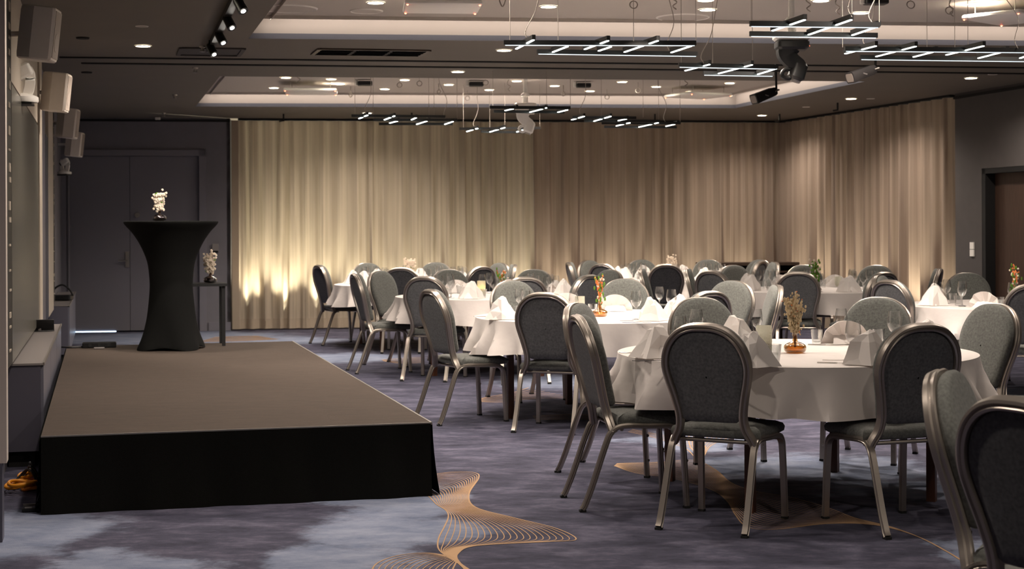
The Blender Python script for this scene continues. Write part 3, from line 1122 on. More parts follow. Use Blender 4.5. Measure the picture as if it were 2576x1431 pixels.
pendant('far black light-bar pendant right of the white moving head', [((1440, 300), (1600, 301)), ((1470, 308), (1660, 309)), ((1513, 314), (1712, 314)), ((1520, 323), (1702, 324))],
        [((1438, 305), (1470, 296)), ((1491, 309), (1537, 296)), ((1555, 307), (1579, 302)), ((1550, 320), (1585, 312)), ((1607, 323), (1656, 312)), ((1675, 321), (1705, 314))],
        [(1513, 308), (1618, 302), (1657, 309), (1711, 314)], [((1463, 298), .06, .1), ((1674, 314), -.08, 0.1)])

# thin white cable loops and hooks hanging under the trays
hooks = [(1264, 6, 'u'), (1594, 12, 'o'), (2033, 18, 's'), (2107, 25, 's'), (2291, 12, 'o'), (2388, 27, 'o'), (882, 238, 'd'), (1104, 231, 'd'), (1005, 214, 'o'), (1055, 210, 'o'), (1417, 235, 'd'), (1222, 208, 'o'),
         (1280, 222, 's'), (1176, 247, 'o'), (1527, 244, 'o'), (1605, 228, 'o'), (750, 204, 's'), (1726, 214, 's'), (2393, 30, 's'), (1696, 12, 's')]
hooks.sort()
for i, (px, py, k) in enumerate(hooks):
    near = py < 60
    p = W(px, py, ZT - 0.10)
    r = 0.028
    if k == 'o':
        pts = [Vector((r * cos(a), 0.3 * r * sin(a), r * sin(a))) for a in [2 * pi * j / 14 for j in range(14)]]
        mb = MB().tube(pts, 0.0045, 6, closed=True)
        mb.tube([(0, 0, r), (0, 0, 0.10)], 0.002, 5)
    elif k == 'u':
        mb = MB().tube(spline([(-.02, 0, .1), (-.022, 0, .02), (0, 0, -.03), (.022, 0, .02), (.02, 0, .1)], 5), 0.005, 6)
    elif k == 's':
        mb = MB().tube(spline([(0, 0, .1), (-.015, 0, .05), (.02, .01, .02), (-.01, 0, -.01), (.015, 0, -.035)], 5), 0.005, 6)
    else:
        mb = MB().tube(spline([(0, 0, .1), (0, 0, .03), (-.02, 0, 0), (0, 0, -.03), (.02, 0, 0), (0, 0, .03)], 5), 0.007, 6)
    kind = {'o': 'ring', 'u': 'u-shaped loop', 's': 'curled end', 'd': 'drop-shaped loop'}[k]
    tr = 'nearer' if near else 'farther'
    o = mb.build('cable_loop', M['wcable'], None)
    o.location = p
    rank = words_[[h[0] for h in hooks if (h[1] < 60) == near].index(px)]
    tag(o, f'thin white cable {kind} under the {tr} ceiling tray, {rank} hanging loop from the left', 'cable', f'white cable loops under the {tr} tray')

# sprinklers and small detectors in the dark ceiling
for i, (px, py, lab) in enumerate(((491, 170, 'small sprinkler head just behind the partition slots'), (440, 238, 'small sprinkler head in the dark ceiling beside the farther tray'), (412, 284, 'small sprinkler head nearest the back wall'),
                                   (509, 116, 'small sprinkler head beside the end of the spot track'))):
    p = W(px, py, ZC)
    t = thing('sprinkler', lab, 'sprinkler', p)
    MB().lathe([(0.03, 0), (0.026, -0.012), (0.010, -0.016), (0.008, -0.04)], 12, capb=False, capt=True).build('escutcheon', M['edge'], t)
    mb = MB().lathe([(0.022, -0.045), (0.024, -0.048), (0.004, -0.052)], 12)
    for s in (-1, 1):
        mb.tube([(s * .008, 0, -.02), (s * .020, 0, -.03), (s * .008, 0, -.046)], 0.003, 5)
    mb.build('deflector', M['edge'], t)
p = W(397, 298, ZC - 0.03)
tag(MB().rbox(p, (0.07, 0.05, 0.035), 0.01).build('detector', M['white'], None), 'tiny white detector where the back wall meets the ceiling', 'detector')
for px, py, lab in ((208, 98, 'dark flat ceiling fitting above the left speakers'), (218, 184, 'dark flat ceiling fitting near the second speaker')):
    tag(MB().lathe([(0.05, 0), (0.055, 0.012)], 16).build('ceiling_plate', M['slot'], None), lab, 'fitting').location = W(px, py, ZC - 0.012)
# dark rods just in front of the curtain rail
for px, py, lab in ((716, 300, 'short black rod hanging at the curtain top, left part'), (1037, 297, 'short black rod hanging at the curtain top above the pendant'), (1646, 300, 'short black rod hanging at the curtain top, centre right'), (2103, 272, 'black hook bracket at the top of the slanted curtain'), (1958, 300, 'black hook bracket at the corner of the curtain rails')):
    p = W(px, py - 12, ZC) - Vector((0, 0.1, 0))
    mb = MB().cyl(p, p - UP * 0.10, 0.012, n=8)
    mb.cyl(p - UP * 0.09, p - UP * 0.10 - Vector((0.06, 0, 0)), 0.01, n=8)
    tag(mb.build('ceiling_rod', M['black'], None), lab, 'rod')

# ------------------------------------------------------------------ spot track at the left
ta, tb = W(527, 132, 2.93), W(604, -20, 2.93)
td = (tb - ta).normalized()
tn = Vector((-td.y, td.x, 0))
tr_ = thing('spot_track', 'black ceiling track of small spots beside the nearer tray', 'track light', ta)
MB().box((tb - ta) / 2 + UP * 0.02, ((tb - ta).length, 0.05, 0.045), ax=(td, tn, UP)).build('rail', M['black'], tr_, smooth=False)
for k in range(3):
    c = td * (tb - ta).length * (0.1 + 0.4 * k)
    MB().box(c + UP * 0.045, (0.03, 0.03, 0.04), ax=(td, tn, UP)).build('rail_clip', M['black'], tr_, smooth=False)
for i, (px, py) in enumerate(((527, 135), (549, 106), (570, 68), (597, 26))):
    p = W(px, py, 2.86)
    t = thing('track_spot', ['small black track spot at the far end of the track', 'small black track spot, second from the far end', 'small black track spot, third from the far end', 'small black track spot nearest the viewer'][i], 'spotlight', p + UP * 0.05)
    ax = Vector((0.45, -0.35, -0.8)).normalized()
    MB().cyl((0, 0, 0.02), Vector((0, 0, 0.02)) + ax * 0.10, 0.032, 0.034, 14).build('housing', M['black'], t)
    MB().cyl(Vector((0, 0, 0.02)) + ax * 0.1001, Vector((0, 0, 0.02)) + ax * 0.103, 0.016, 0.016, 14).build('lens', M['spotled'], t)
    MB().cyl((0, 0, 0.02), (0, 0, 0.06), 0.008, n=8).build('stem', M['black'], t)
    spot_light(t, Vector((0, 0, 0.02)) + ax * 0.12, 26, 70, 0.8, (1.0, 0.9, 0.8), 0.02, (-0.55 + 0.3 * i, 0.75, -0.9), 'track_spot_light')

# ------------------------------------------------------------------ moving heads and hanging spotlights
def moving_head(px, pytop, pybot, Y, body, label, yaw):
    bot = WY(px, pybot, Y)
    t = thing('moving_head_lamp', label, 'stage light', (bot.x, Y, 0), yaw)
    H = 0.02
    z0 = bot.z
    MB().cyl((0, 0, z0 + 0.42), (0, 0, ZT), 0.024, n=14).build('pole', M['white'], t)
    MB().lathe([(0.05, z0 + 0.43), (0.05, z0 + 0.45), (0.034, z0 + 0.47), (0.034, z0 + 0.36)], 16).build('collar', M['white'], t)
    MB().rbox((0, 0, z0 + 0.325), (0.26, 0.20, 0.05), 0.03).build('clamp_plate', M['white'], t)
    MB().rbox((0, 0, z0 + 0.265), (0.235, 0.20, 0.075), 0.03).build('base', body, t)
    mb = MB()
    mb.sweep(spline([(-0.03, 0, z0 + 0.235), (-0.035, 0, z0 + 0.20), (-0.005, 0, z0 + 0.155), (0.045, 0, z0 + 0.12), (0.06, 0, z0 + 0.08)], 4),
             [(-0.062, -0.05), (-0.04, -0.065), (0.04, -0.065), (0.062, -0.05), (0.062, 0.05), (0.04, 0.065), (-0.04, 0.065), (-0.062, 0.05)],
             up=(0, 1, 0), scale=[1.25 - 0.45 * min(1, k / 11) for k in range(17)])
    mb.build('yoke', body, t)
    R = Matrix.Rotation(0.35, 3, 'Y')
    MB().rbox((0.045, 0.0, z0 + 0.075), (0.12, 0.13, 0.14), 0.035, rot=R, taper=0.92).build('lamp_head', body, t)
    a = R @ Vector((0, 0, -0.07)) + Vector((0.045, 0, z0 + 0.075))
    MB().cyl(a, a + R @ Vector((0, 0, -0.012)), 0.046, 0.040).build('lens_ring', M['edge'], t)
    MB().tube(spline([(-0.01, -0.02, z0 + 0.09), (-0.06, -0.02, z0 + 0.08), (-0.075, -0.02, z0 + 0.04), (-0.03, -0.02, z0 + 0.02), (0.02, -0.02, z0 + 0.04)], 4), 0.016, 8).build('side_arm', body, t)
    MB().ball((0.115, -0.05, z0 + 0.255), 0.008, 6).build('indicator', M['redled'], t)
    return t


moving_head(1992, 0, 205, 11.5, M['black'], 'large black moving head lamp on a white ceiling pole', 0.0)
moving_head(1322, 212, 336, 18.2, M['white'], 'white moving head lamp on a white pole at the farther tray', 0.0)


def hang_spot(p_top, p_piv, p_end, label, m, L=0.28, rr=0.075):
    t = thing('hanging_spotlight', label, 'spotlight', p_piv)
    MB().cyl(p_top - p_piv, (0, 0, 0), 0.011, n=10).build('rod', M['black'], t)
    d = (p_end - p_piv).normalized()
    side = Vector((d.y, -d.x, 0)).normalized()
    u = side.cross(d)
    mb = MB()
    mb.tube([Vector((0, 0, 0)) + side * 0.05, Vector((0, 0, 0.01)), -side * 0.05, -side * 0.055 + d * 0.05], 0.008, 6)
    mb.build('bracket', M['edge'], t)
    mb = MB()
    prof = [(-rr * .8, -rr * .75), (rr * .8, -rr * .75), (rr, -rr * .4), (rr, rr * .4), (rr * .8, rr * .75), (-rr * .8, rr * .75), (-rr, rr * .4), (-rr, -rr * .4)]
    ln = (p_end - p_piv).length
    mb.sweep([d * 0.02, d * 0.05, d * (ln * 0.8), d * ln], prof, scale=[0.75, 0.92, 1.0, 1.06])
    mb.build('housing', m, t)
    MB().sweep([d * (ln + 0.0005), d * (ln + 0.004)], prof, scale=[0.8, 0.8]).build('lens', M['lampoff'], t)
    MB().box(d * ln * 0.55 - Vector((0, rr * 1.01, 0)), (0.08, 0.003, 0.010), rot=Matrix.Rotation(0.3, 3, 'Y')).build('nameplate', M['cabtop'], t, smooth=False)
    return t


p_ = W(1952, 178, ZC)
hang_spot(p_, WY(1953, 227, p_.y), WY(1896, 250, p_.y - .1), 'black hanging spotlight aimed left, below the big moving head', M['black'], rr=0.062)
p_ = W(2203, 118, ZC)
hang_spot(p_, WY(2202, 172, p_.y), WY(2138, 196, p_.y - .1), 'grey hanging spotlight aimed left, under the long light bars', M['dkgrey'], rr=0.060)

# aimed spots of the hall ceiling over the middle table and the far left
for p, tgt, e, ang in ((Vector((0.9, 9.6, ZC - .1)), Vector((0.6, 12.0, 0.7)), 1.0, 34), (Vector((-0.2, 15.6, 3.05)), Vector((-1.2, 19.0, .7)), 0.75, 32), (Vector((3.4, 11.0, 3.05)), Vector((4.3, 13.4, .7)), .2, 36),
                       (Vector((2.4, 17.6, 3.05)), Vector((2.1, 20.3, .7)), .7, 34)):
    spot_light(None, p, L_TABLE * e, ang, 0.7, (1.0, 0.86, 0.72), 0.04, tgt - p, 'aimed_spot_light')

# ------------------------------------------------------------------ left wall fittings
def wall_strip(name, Y0, Y1, z0, z1, off0, off1, m, parent=None, label=None, cat=None):
    a, b = WL(Y0, 0), WL(Y1, 0)
    c = (a + b) / 2 + NW * (off0 + off1) / 2 + UP * (z0 + z1) / 2
    o = MB().box(c, ((b - a).length, off1 - off0, z1 - z0), ax=(DW, NW, UP)).build(name, m, parent, smooth=False)
    if label:
        tag(o, label, cat)
    return o


sb = thing('wall_screen', 'glossy grey wall screen above the low cabinet, pale frame at its far side', 'screen')
wall_strip('glass_panel', 9.10, 12.85, 0.66, 2.28, 0.01, 0.055, M['screen'], sb)
wall_strip('upper_panel', 9.10, 12.85, 2.30, 2.93, 0.01, 0.050, M['screenedge'], sb)
wall_strip('frame_strip', 12.88, 13.45, 0.66, 2.90, 0.01, 0.062, M['screenedge'], sb)
sb2 = thing('sliding_panel_stack', 'stack of narrow pale sliding wall panels past the screen, with a painted blue reflection', 'panel')
wall_strip('dark_gap_strip', 13.47, 14.2, 0.60, 2.75, 0.01, 0.060, M['cab'], sb2)  # grey strip stands in for the dark gap between panels
wall_strip('blue_reflection_strip', 14.22, 14.9, 0.60, 2.30, 0.01, 0.062, M['blue'], sb2)  # blue reflection put in as a coloured strip
wall_strip('pale_panel', 14.92, 16.3, 0.60, 2.75, 0.01, 0.064, M['screenedge'], sb2)
for nm, y0, y1, lab in (('edge_channel', 8.62, 9.07, 'black perforated vertical channel with pale dots beside the column'), ('edge_channel', 16.34, 17.0, 'black perforated vertical channel with pale dots past the sliding panels')):
    t = thing(nm, lab, 'channel')
    wall_strip('channel', y0, y1, 0.66, 2.9, 0.01, 0.055, M['black'], t)
    mb = MB()
    rr = random.Random(4)
    z = 0.75
    while z < 2.8:
        c = WL((y0 + y1) / 2 + rr.uniform(-.03, .03), z, 0.058)
        mb.box(c, (0.12, 0.006, rr.choice((0.012, 0.03, 0.05))), ax=(DW, NW, UP))
        z += rr.uniform(0.06, 0.16)
    tag(mb.build('pale_mark', M['screenedge'], t, smooth=False), None, kind='stuff')


def low_cabinet(Y0, Y1, ztop, zbot, off, label):
    t = thing('low_cabinet', label, 'cabinet', WL((Y0 + Y1) / 2, 0))
    loc = t.location.copy()

    def st(nm, y0, y1, z0, z1, o0, o1, m):
        a, b = WL(y0, 0), WL(y1, 0)
        c = (a + b) / 2 + NW * (o0 + o1) / 2 + UP * (z0 + z1) / 2 - loc
        return MB().box(c, ((b - a).length, o1 - o0, z1 - z0), ax=(DW, NW, UP)).build(nm, m, t, smooth=False)
    st('body', Y0, Y1, zbot, ztop - 0.012, 0.006, off - 0.012, M['cab'])
    st('top', Y0 - 0.01, Y1, ztop - 0.012, ztop, 0.006, off, M['cabtop'])
    n = max(1, int((Y1 - Y0) / 1.2))
    for k in range(n):
        a = Y0 + (Y1 - Y0) * k / n + 0.01
        b = Y0 + (Y1 - Y0) * (k + 1) / n - 0.01
        st('door', a, b, zbot + 0.01, ztop - 0.02, off - 0.012, off + 0.004, M['pond'])
    st('edge_strip', Y0, Y1, ztop - 0.014, ztop + 0.003, off, off + 0.010, M['edge'])
    st('plinth', Y0 + 0.05, Y1 - 0.05, 0.0, zbot, 0.01, off - 0.05, M['slot'])
    return t


low_cabinet(9.4, 13.3, 0.627, 0.098, 0.211, 'long low grey wall cabinet beside the stage')
low_cabinet(16.4, 19.9, 0.640, 0.12, 0.215, 'second low grey wall cabinet, beyond the rear of the stage')

# tablet and cables on the first cabinet
p = WL(12.35, 0.629, 0.11)
t = thing('tablet', 'black tablet leaning on a stand on the far end of the low cabinet', 'tablet', p)
R = Matrix.Rotation(0.25, 3, 'Z') @ Matrix.Rotation(-0.95, 3, 'X')
MB().rbox((0.0, 0, 0.048), (0.155, 0.11, 0.010), 0.008, rot=R).build('screen', M['black'], t)
MB().box((-0.035, 0.03, 0.02), (0.02, 0.05, 0.04)).build('stand', M['cabtop'], t, smooth=False)
MB().tube(spline([(-0.07, 0, 0.006), (-0.10, -0.05, 0.006), (-0.03, -0.08, 0.006), (0.05, -0.05, 0.006), (0.08, 0, 0.006)], 5), 0.005, 6).build('lead', M['cable'], t)
# bag handle on the second cabinet
p = WL(17.4, 0.645, 0.12)
t = thing('equipment_case', 'small dark case with an arched black handle on the second cabinet', 'case', p)
MB().rbox((0, 0, 0.03), (0.22, 0.16, 0.06), 0.02).build('body', M['black'], t)
MB().tube(spline([(-.10, 0, .05), (-.08, 0, .13), (0, 0, .17), (.08, 0, .12), (.12, 0, .05)], 5), 0.010, 8).build('handle', M['rubber'], t)
# vertical conduit in the corner
p = CL + DB * 0.10 + NB * 0.02
tag(MB().cyl(p + UP * 0.1, p + UP * 2.35, 0.018, n=10).build('conduit', M['wall'], None), 'thin grey vertical conduit near the far left corner', 'pipe')


def wall_speaker(px, py, Y, label, kk=1.0):
    c = WY(px, py, Y)
    base = WL(Y, c.z, 0)
    t = thing('wall_speaker', label, 'speaker', c, atan2(NW.y, NW.x) - 0.18, 'cream speakers along the left wall')
    h = 0.178 * kk
    out = [(-.115, -.065), (-.115, .065), (-.02, .118), (.10, .105), (.118, .09), (.118, -.09), (.10, -.105), (-.02, -.118)]
    prof = [(x * kk, y * kk) for x, y in out]
    T = Matrix.Rotation(radians(6), 3, 'Y')
    vs, fs = [], []
    lv = [(-h, 0.88), (-h * 0.95, 0.97), (-h * 0.8, 1.0), (h * 0.8, 1.0), (h * 0.95, 0.97), (h, 0.88)]
    for z, s in lv:
        for x, y in prof:
            vs.append(T @ Vector((x * s, y * s, z)))
    n = len(prof)
    for j in range(len(lv) - 1):
        for i in range(n):
            fs.append((j * n + i, j * n + (i + 1) % n, (j + 1) * n + (i + 1) % n, (j + 1) * n + i))
    fs.append(tuple(range(n)))
    fs.append(tuple(range((len(lv) - 1) * n, len(lv) * n)))
    MB().add(vs, fs).build('cabinet', M['cream'], t, angle=20)
    g = MB().box(T @ Vector((.1195 * kk, 0, 0)), (0.004, 0.165 * kk, 0.31 * kk), rot=T).build('grille', M['creamd'], t, smooth=False)
    MB().cyl(T @ Vector((.1215 * kk, 0, -.05 * kk)), T @ Vector((.1235 * kk, 0, -.05 * kk)), 0.062 * kk).build('cone_ring', M['lampoff'], g)
    wv = (base - c)
    wl_ = Matrix.Rotation(-t.rotation_euler.z, 3, 'Z') @ wv
    MB().cyl((-.10 * kk, 0, 0), wl_ * 1.0, 0.016, n=8).build('bracket', M['white'], t)
    return t


wall_speaker(97, 85, 9.2, 'cream wall speaker nearest the viewer, biggest of the row', .88)
wall_speaker(140, 232, 13.0, 'cream wall speaker with a round cone ring, second of the row', .9)
wall_speaker(170, 310, 16.8, 'cream wall speaker, third of the row', .9)
wall_speaker(187, 363, 20.3, 'cream wall speaker, farthest and smallest of the row', .9)


def ptz(px, py, Y, label, k=1.0, yaw=0.0):
    c = WY(px, py, Y)
    t = thing('dome_camera', label, 'camera', c, yaw)
    MB().lathe([(0.0, 0.0), (.085 * k, 0.0), (.09 * k, .01), (.088 * k, .03 * k), (.06 * k, .042 * k), (.03 * k, .05 * k)], 24, capb=False, capt=True).build('base', M['white'], t)
    mb = MB()
    for s in (-1, 1):
        mb.sweep(spline([(s * .03 * k, 0, .04 * k), (s * .042 * k, 0, .09 * k), (s * .045 * k, 0, .15 * k), (s * .03 * k, 0, .185 * k)], 4), [(-.012, -.026), (.012, -.026), (.012, .026), (-.012, .026)], scale=[k] * 13)
    mb.build('yoke', M['white'], t)
    R = Matrix.Rotation(-0.5, 3, 'Y')
    MB().rbox((0, 0, .165 * k), (.115 * k, .075 * k, .075 * k), 0.02 * k, rot=R).build('camera_head', M['white'], t)
    a = R @ Vector((-.058 * k, 0, 0)) + Vector((0, 0, .165 * k))
    MB().cyl(a, a + R @ Vector((-.012 * k, 0, 0)), .026 * k).build('lens', M['black'], t)
    bl = WL(Y, c.z - 0.008)
    d = bl - Vector((c.x, c.y, c.z - 0.008))
    d = Matrix.Rotation(-yaw, 3, 'Z') @ d
    MB().box(d / 2 + Vector((0, 0, -0.010)), (d.length + 0.14, 0.16 * k, 0.012)).build('shelf', M['black'], t, smooth=False)
    return t


ptz(55, 258, 10.3, 'white pan camera on a black shelf below the nearest wall speaker', 1.2, 0.2)
ptz(163, 438, 20.0, 'small white pan camera under the farthest wall speaker', 0.95, -0.2)

# ------------------------------------------------------------------ switches
p = CL + DB * on_back(542) + UP * zb(542, 622) + NB * 0.014
t = thing('wall_switch', 'small grey wall switch box left of the curtain', 'switch', p)
MB().box((0, 0, 0.0), (0.085, 0.03, 0.10), ax=(DB, NB, UP)).build('cover', M['cabtop'], t, smooth=False)
MB().box((0, 0, -0.062), (0.075, 0.04, 0.03), ax=(DB, NB, UP)).build('lower_box', M['slot'], t, smooth=False)
sR = on_right(2447)
pr_ = RW1 + DR * sR
t = thing('wall_switch', 'pale double light switch on the dark right wall', 'switch', pr_ + NR * 0.008 + UP * (HC + ray(2447, 627)[1] * pr_.y))
for k in (-1, 1):
    MB().box((0, 0, k * 0.042), (0.085, 0.014, 0.078), ax=(DR, NR, UP)).build('rocker', M['white'], t, smooth=False)

# ------------------------------------------------------------------ stage
ZS = 0.39
FLc, FRc, RRc = W(103, 1097, ZS), W(1083, 1062, ZS), W(735, 858, ZS)
RLc = FLc + RRc - FRc
st = thing('stage', 'low black-skirted stage with brown carpet deck', 'stage', ((FLc + FRc) / 2).xy.to_3d())
o0 = st.location.copy()
SX = (FRc - FLc).normalized()
SY = (RRc - FRc).normalized()
quad = [FLc, FRc, RRc, RLc]
dk = MB()
top = [p - o0 for p in quad]
dk.add(top + [p - UP * 0.03 for p in top], [(0, 1, 2, 3), (7, 6, 5, 4), (0, 4, 5, 1), (1, 5, 6, 2), (2, 6, 7, 3), (3, 7, 4, 0)])
dk.build('deck', M['stage'], st, smooth=False)
mb = MB()
for a, b in ((FLc, FRc), (FRc, RRc)):
    d = (b - a).normalized()
    n = Vector((d.y, -d.x, 0))
    mb.box((a + b) / 2 - o0 + n * 0.004 - UP * 0.006, ((b - a).length, 0.010, 0.014), ax=(d, n, UP))
mb.build('edge_trim', M['edge'], st, smooth=False)
for a, b, ph in ((FLc, FRc, 0.3), (FRc, RRc, 1.2), (RLc, FLc, 2.0)):
    d = (b - a).normalized()
    n = Vector((d.y, -d.x, 0))
    vs, fs = [], []
    NN = 60
    for i in range(NN + 1):
        s = i / NN
        for j in range(6):
            u = j / 5
            wv = (0.008 * sin(s * 23 + ph) + 0.005 * sin(s * 51 + ph * 2)) * u + 0.03 * u * u
            p = a.lerp(b, s) - o0 + n * (0.010 + wv)
            vs.append((p.x, p.y, (ZS - 0.008) * (1 - u) + 0.002))
    for i in range(NN):
        for j in range(5):
            fs.append((i * 6 + j, (i + 1) * 6 + j, (i + 1) * 6 + j + 1, i * 6 + j + 1))
    MB().add(vs, fs).build('skirt', M['skirt'], st, angle=60)

# power strip / cable box on the rear left of the deck
p = W(250, 874, ZS)
t = thing('power_box', 'flat black power box with loose cables at the rear left of the stage', 'box', (p.x, p.y, ZS), 0.25)
MB().rbox((0, 0, 0.024), (0.29, 0.12, 0.046), 0.008).build('housing', M['black'], t)
for k in range(3):
    MB().cyl((-0.08 + .08 * k, -.061, .024), (-0.08 + .08 * k, -.066, .024), 0.015).build('socket', M['rubber'], t)
MB().tube(spline([(-.14, 0, .012), (-.25, -.02, .008), (-.33, .05, .008), (-.42, 0, .008), (-.46, -.10, .008)], 6), 0.008, 6).build('cable', M['cable'], t)
MB().rbox((0.0, -0.17, 0.008), (0.09, 0.04, 0.014), 0.005).build('plug', M['cabtop'], t)

# cocktail table with the stretch cover
p = W(415, 884, ZS)
CT0 = (p.x, p.y + 0.26, ZS)
t = thing('cocktail_table', 'tall round cocktail table in a black stretch cover on the stage', 'table', CT0)
H = 1.105
prof_px = [(0, .283), (.035, .275), (.15, .238), (.31, .205), (.50, .185), (.62, .186), (.76, .205), (.90, .262), (1.0, .325), (1.06, .378), (1.085, .398), (1.10, .402), (1.105, .398)]
ctrl = [Vector((r, 0, z)) for z, r in prof_px]
pp = spline(ctrl, 4)
n = 64
vs, fs = [], []
for q in pp:
    u = q.z / H
    for k in range(n):
        a = 2 * pi * k / n
        lobe = 0.035 * cos(4 * (a - 0.75)) * max(0, 1 - u / 0.35) ** 1.5
        r = q.x + lobe + 0.004 * sin(11 * a + q.z * 20) * max(0, 1 - u / 0.12)
        lift = 0.025 * (0.5 - 0.5 * cos(4 * (a - 0.75))) * max(0, 1 - u / 0.06) if u < 0.06 else 0
        vs.append((r * cos(a), r * sin(a), q.z + lift + 0.002))
for j in range(len(pp) - 1):
    for k in range(n):
        k2 = (k + 1) % n
        fs.append((j * n + k, j * n + k2, (j + 1) * n + k2, (j + 1) * n + k))
MB().add(vs, fs).build('stretch_cover', M['stretch'], t, angle=50)
MB().lathe([(0.395, 1.085), (0.399, 1.092), (0.399, 1.106), (0.392, 1.1085)], 64, capb=True, capt=True).build('top_cap', M['stretch'], t)
MB().cyl((0, 0, 0.02), (0, 0, 1.08), 0.03).build('post', M['black'], t)

# low black side table on the stage
p = W(563, 870, ZS)
sp = thing('side_table', 'small black square side table behind the cocktail table', 'table', (p.x, p.y, ZS), atan2(SX.y, SX.x))
Hs = 0.555
MB().box((-0.205, 0.18, Hs - 0.012), (0.47, 0.42, 0.024)).build('tabletop', M['black'], sp, smooth=False)
for x in (-0.40, 0.0):
    for y in (0.01, 0.35):
        MB().box((x - 0.0, y, (Hs - 0.024) / 2), (0.03, 0.03, Hs - 0.024)).build('leg', M['black'], sp, smooth=False)


# ------------------------------------------------------------------ vases and sprigs
def vase(loc, mt, label, k=1.0):
    pr = [(0.030, 0.0), (0.052, 0.006), (0.060, 0.022), (0.056, 0.040), (0.036, 0.053), (0.017, 0.060), (0.013, 0.072), (0.012, 0.098), (0.015, 0.108)]
    pts = spline([Vector((r * k, 0, z * k)) for r, z in pr], 3)
    mb = MB().lathe([(q.x, q.z) for q in pts], 28)
    o = mb.build('vase', mt, None)
    o.location = loc
    tag(o, label, 'vase')
    b = MB().lathe([(0.0, 0.002), (0.048 * k, 0.008 * k), (0.055 * k, 0.022 * k), (0.05 * k, 0.036 * k), (0.0, 0.040 * k)], 24, capb=False).build('inner_wall', mt, o)
    return o


def sprig(loc, kind, label, h=0.2, seed=1, spread=0.05, z0=0.10, k=1.0):
    r = random.Random(seed)
    t = thing('flower_sprig', label, 'flowers', loc)
    st_, bl, lf, bud = MB(), MB(), MB(), MB()
    stems = {'dried': 5, 'blossom': 4, 'orange': 4, 'leafy': 5}[kind]
    for s in range(stems):
        a = 2 * pi * s / stems + r.uniform(-.4, .4)
        hh = h * r.uniform(0.75, 1.05)
        sp_ = spread * r.uniform(0.4, 1.1)
        b0 = Vector((0.004 * cos(a), 0.004 * sin(a), z0 - 0.07))
        pts = spline([b0, Vector((0.007 * cos(a), .007 * sin(a), z0)), Vector((sp_ * .5 * cos(a), sp_ * .5 * sin(a), z0 + hh * .5)), Vector((sp_ * 1.1 * cos(a) + r.uniform(-.01, .01), sp_ * sin(a), z0 + hh))], 6)
        st_.tube(pts, 0.0017 * k, 5)
        for i, p in enumerate(pts[7:]):
            f = i / (len(pts) - 7)
            if kind == 'dried':
                for _ in range(9):
                    q = p + Vector([r.gauss(0, 0.009) for _ in range(3)])
                    bl.ball(q, r.uniform(.0035, .0065), 5, (1, 1, 1.5))
                if r.random() < .35:
                    bud.ball(p + Vector([r.gauss(0, 0.018) for _ in range(3)]), 0.0035, 5)
            elif kind == 'blossom':
                for _ in range(5):
                    q = p + Vector([r.gauss(0, 0.017) for _ in range(3)])
                    for m_ in range(5):
                        b_ = 2 * pi * m_ / 5
                        bl.ball(q + Vector((.006 * cos(b_), .003 * sin(b_ * 2), .006 * sin(b_))), .0055, 5, (1, .6, 1))
                if r.random() < .2:
                    lf.ball(p + Vector([r.gauss(0, 0.02) for _ in range(3)]), .010, 6, (1, .3, .6))
            elif kind == 'orange':
                bud.ball(p + Vector([r.gauss(0, 0.006) for _ in range(3)]), .006, 5, (1, 1, 1.6))
                if r.random() < .55:
                    lf.ball(p + Vector([r.gauss(0, 0.016) for _ in range(3)]), .015, 6, (.5, .3, 1.1))
                if r.random() < .45:
                    q = p + Vector([r.gauss(0, 0.014) for _ in range(3)])
                    bl.ball(q, .009, 6, (1, .6, 1))
            else:
                lf.ball(p + Vector([r.gauss(0, 0.02) for _ in range(3)]), .016, 6, (.6, .4, 1.0))
                if r.random() < .5:
                    bl.ball(p + Vector([r.gauss(0, 0.02) for _ in range(3)]), .012, 6)
    st_.build('stem', M['stem'], t)
    if bl.v:
        tag(bl.build('blossom', M['dried'] if kind == 'dried' else M['blossom'], t), None, kind='stuff')
    if lf.v:
        tag(lf.build('leaf', M['leaf'], t), None, kind='stuff')
    if bud.v:
        tag(bud.build('bud', M['orangebud'], t), None, kind='stuff')
    return t


pv = Vector((CT0[0] + 0.0, CT0[1], ZS + H + 0.0045))
pv.x = ray(401, 550)[0] * pv.y
vase(pv, M['smoke'], 'squat brown glass vase on the black cocktail table')
sprig(pv, 'blossom', 'white blossom sprig with a green tip on the cocktail table', 0.15, 3, 0.035)
pv = Vector((ray(529, 700)[0] * (sp.location.y + 0.16), sp.location.y + 0.16, ZS + Hs + 0.002))
vase(pv, M['smoke'], 'squat dark brown glass vase on the black side table')
sprig(pv, 'blossom', 'white blossom sprig in the vase on the side table', 0.15, 8, 0.045)

# yellow cable heap and buckle beside the stage
p = W(42, 1238, 0) + NW * 0.05
t = thing('cable_heap', 'yellow and black cables heaped on the floor beside the stage', 'cable', (p.x, p.y, 0))
r_ = random.Random(5)
for i in range(7):
    c = Vector((r_.uniform(-.05, .04), r_.uniform(-.08, .14), 0.012 + 0.010 * i))
    a0 = r_.uniform(0, 6)
    pts = [c + Vector(((.05 + .01 * (i % 3)) * cos(a0 + 2 * pi * k / 12), .07 * sin(a0 + 2 * pi * k / 12), 0.006 * sin(k + i))) for k in range(12)]
    MB().tube(spline(pts, 2, True), 0.009, 7, closed=True).build('loop', M['yellow'] if i != 3 else M['orangebud'], t)
for i in range(3):
    pts = spline([Vector((-.10, .1 * i, .01)), Vector((-.03, .05 + .06 * i, .10)), Vector((.03, -.02, .12 + .02 * i)), Vector((.07, .05 * i, .02))], 6)
    MB().tube(pts, 0.006, 6).build('black_cable', M['cable'], t)
p = W(78, 1287, 0)
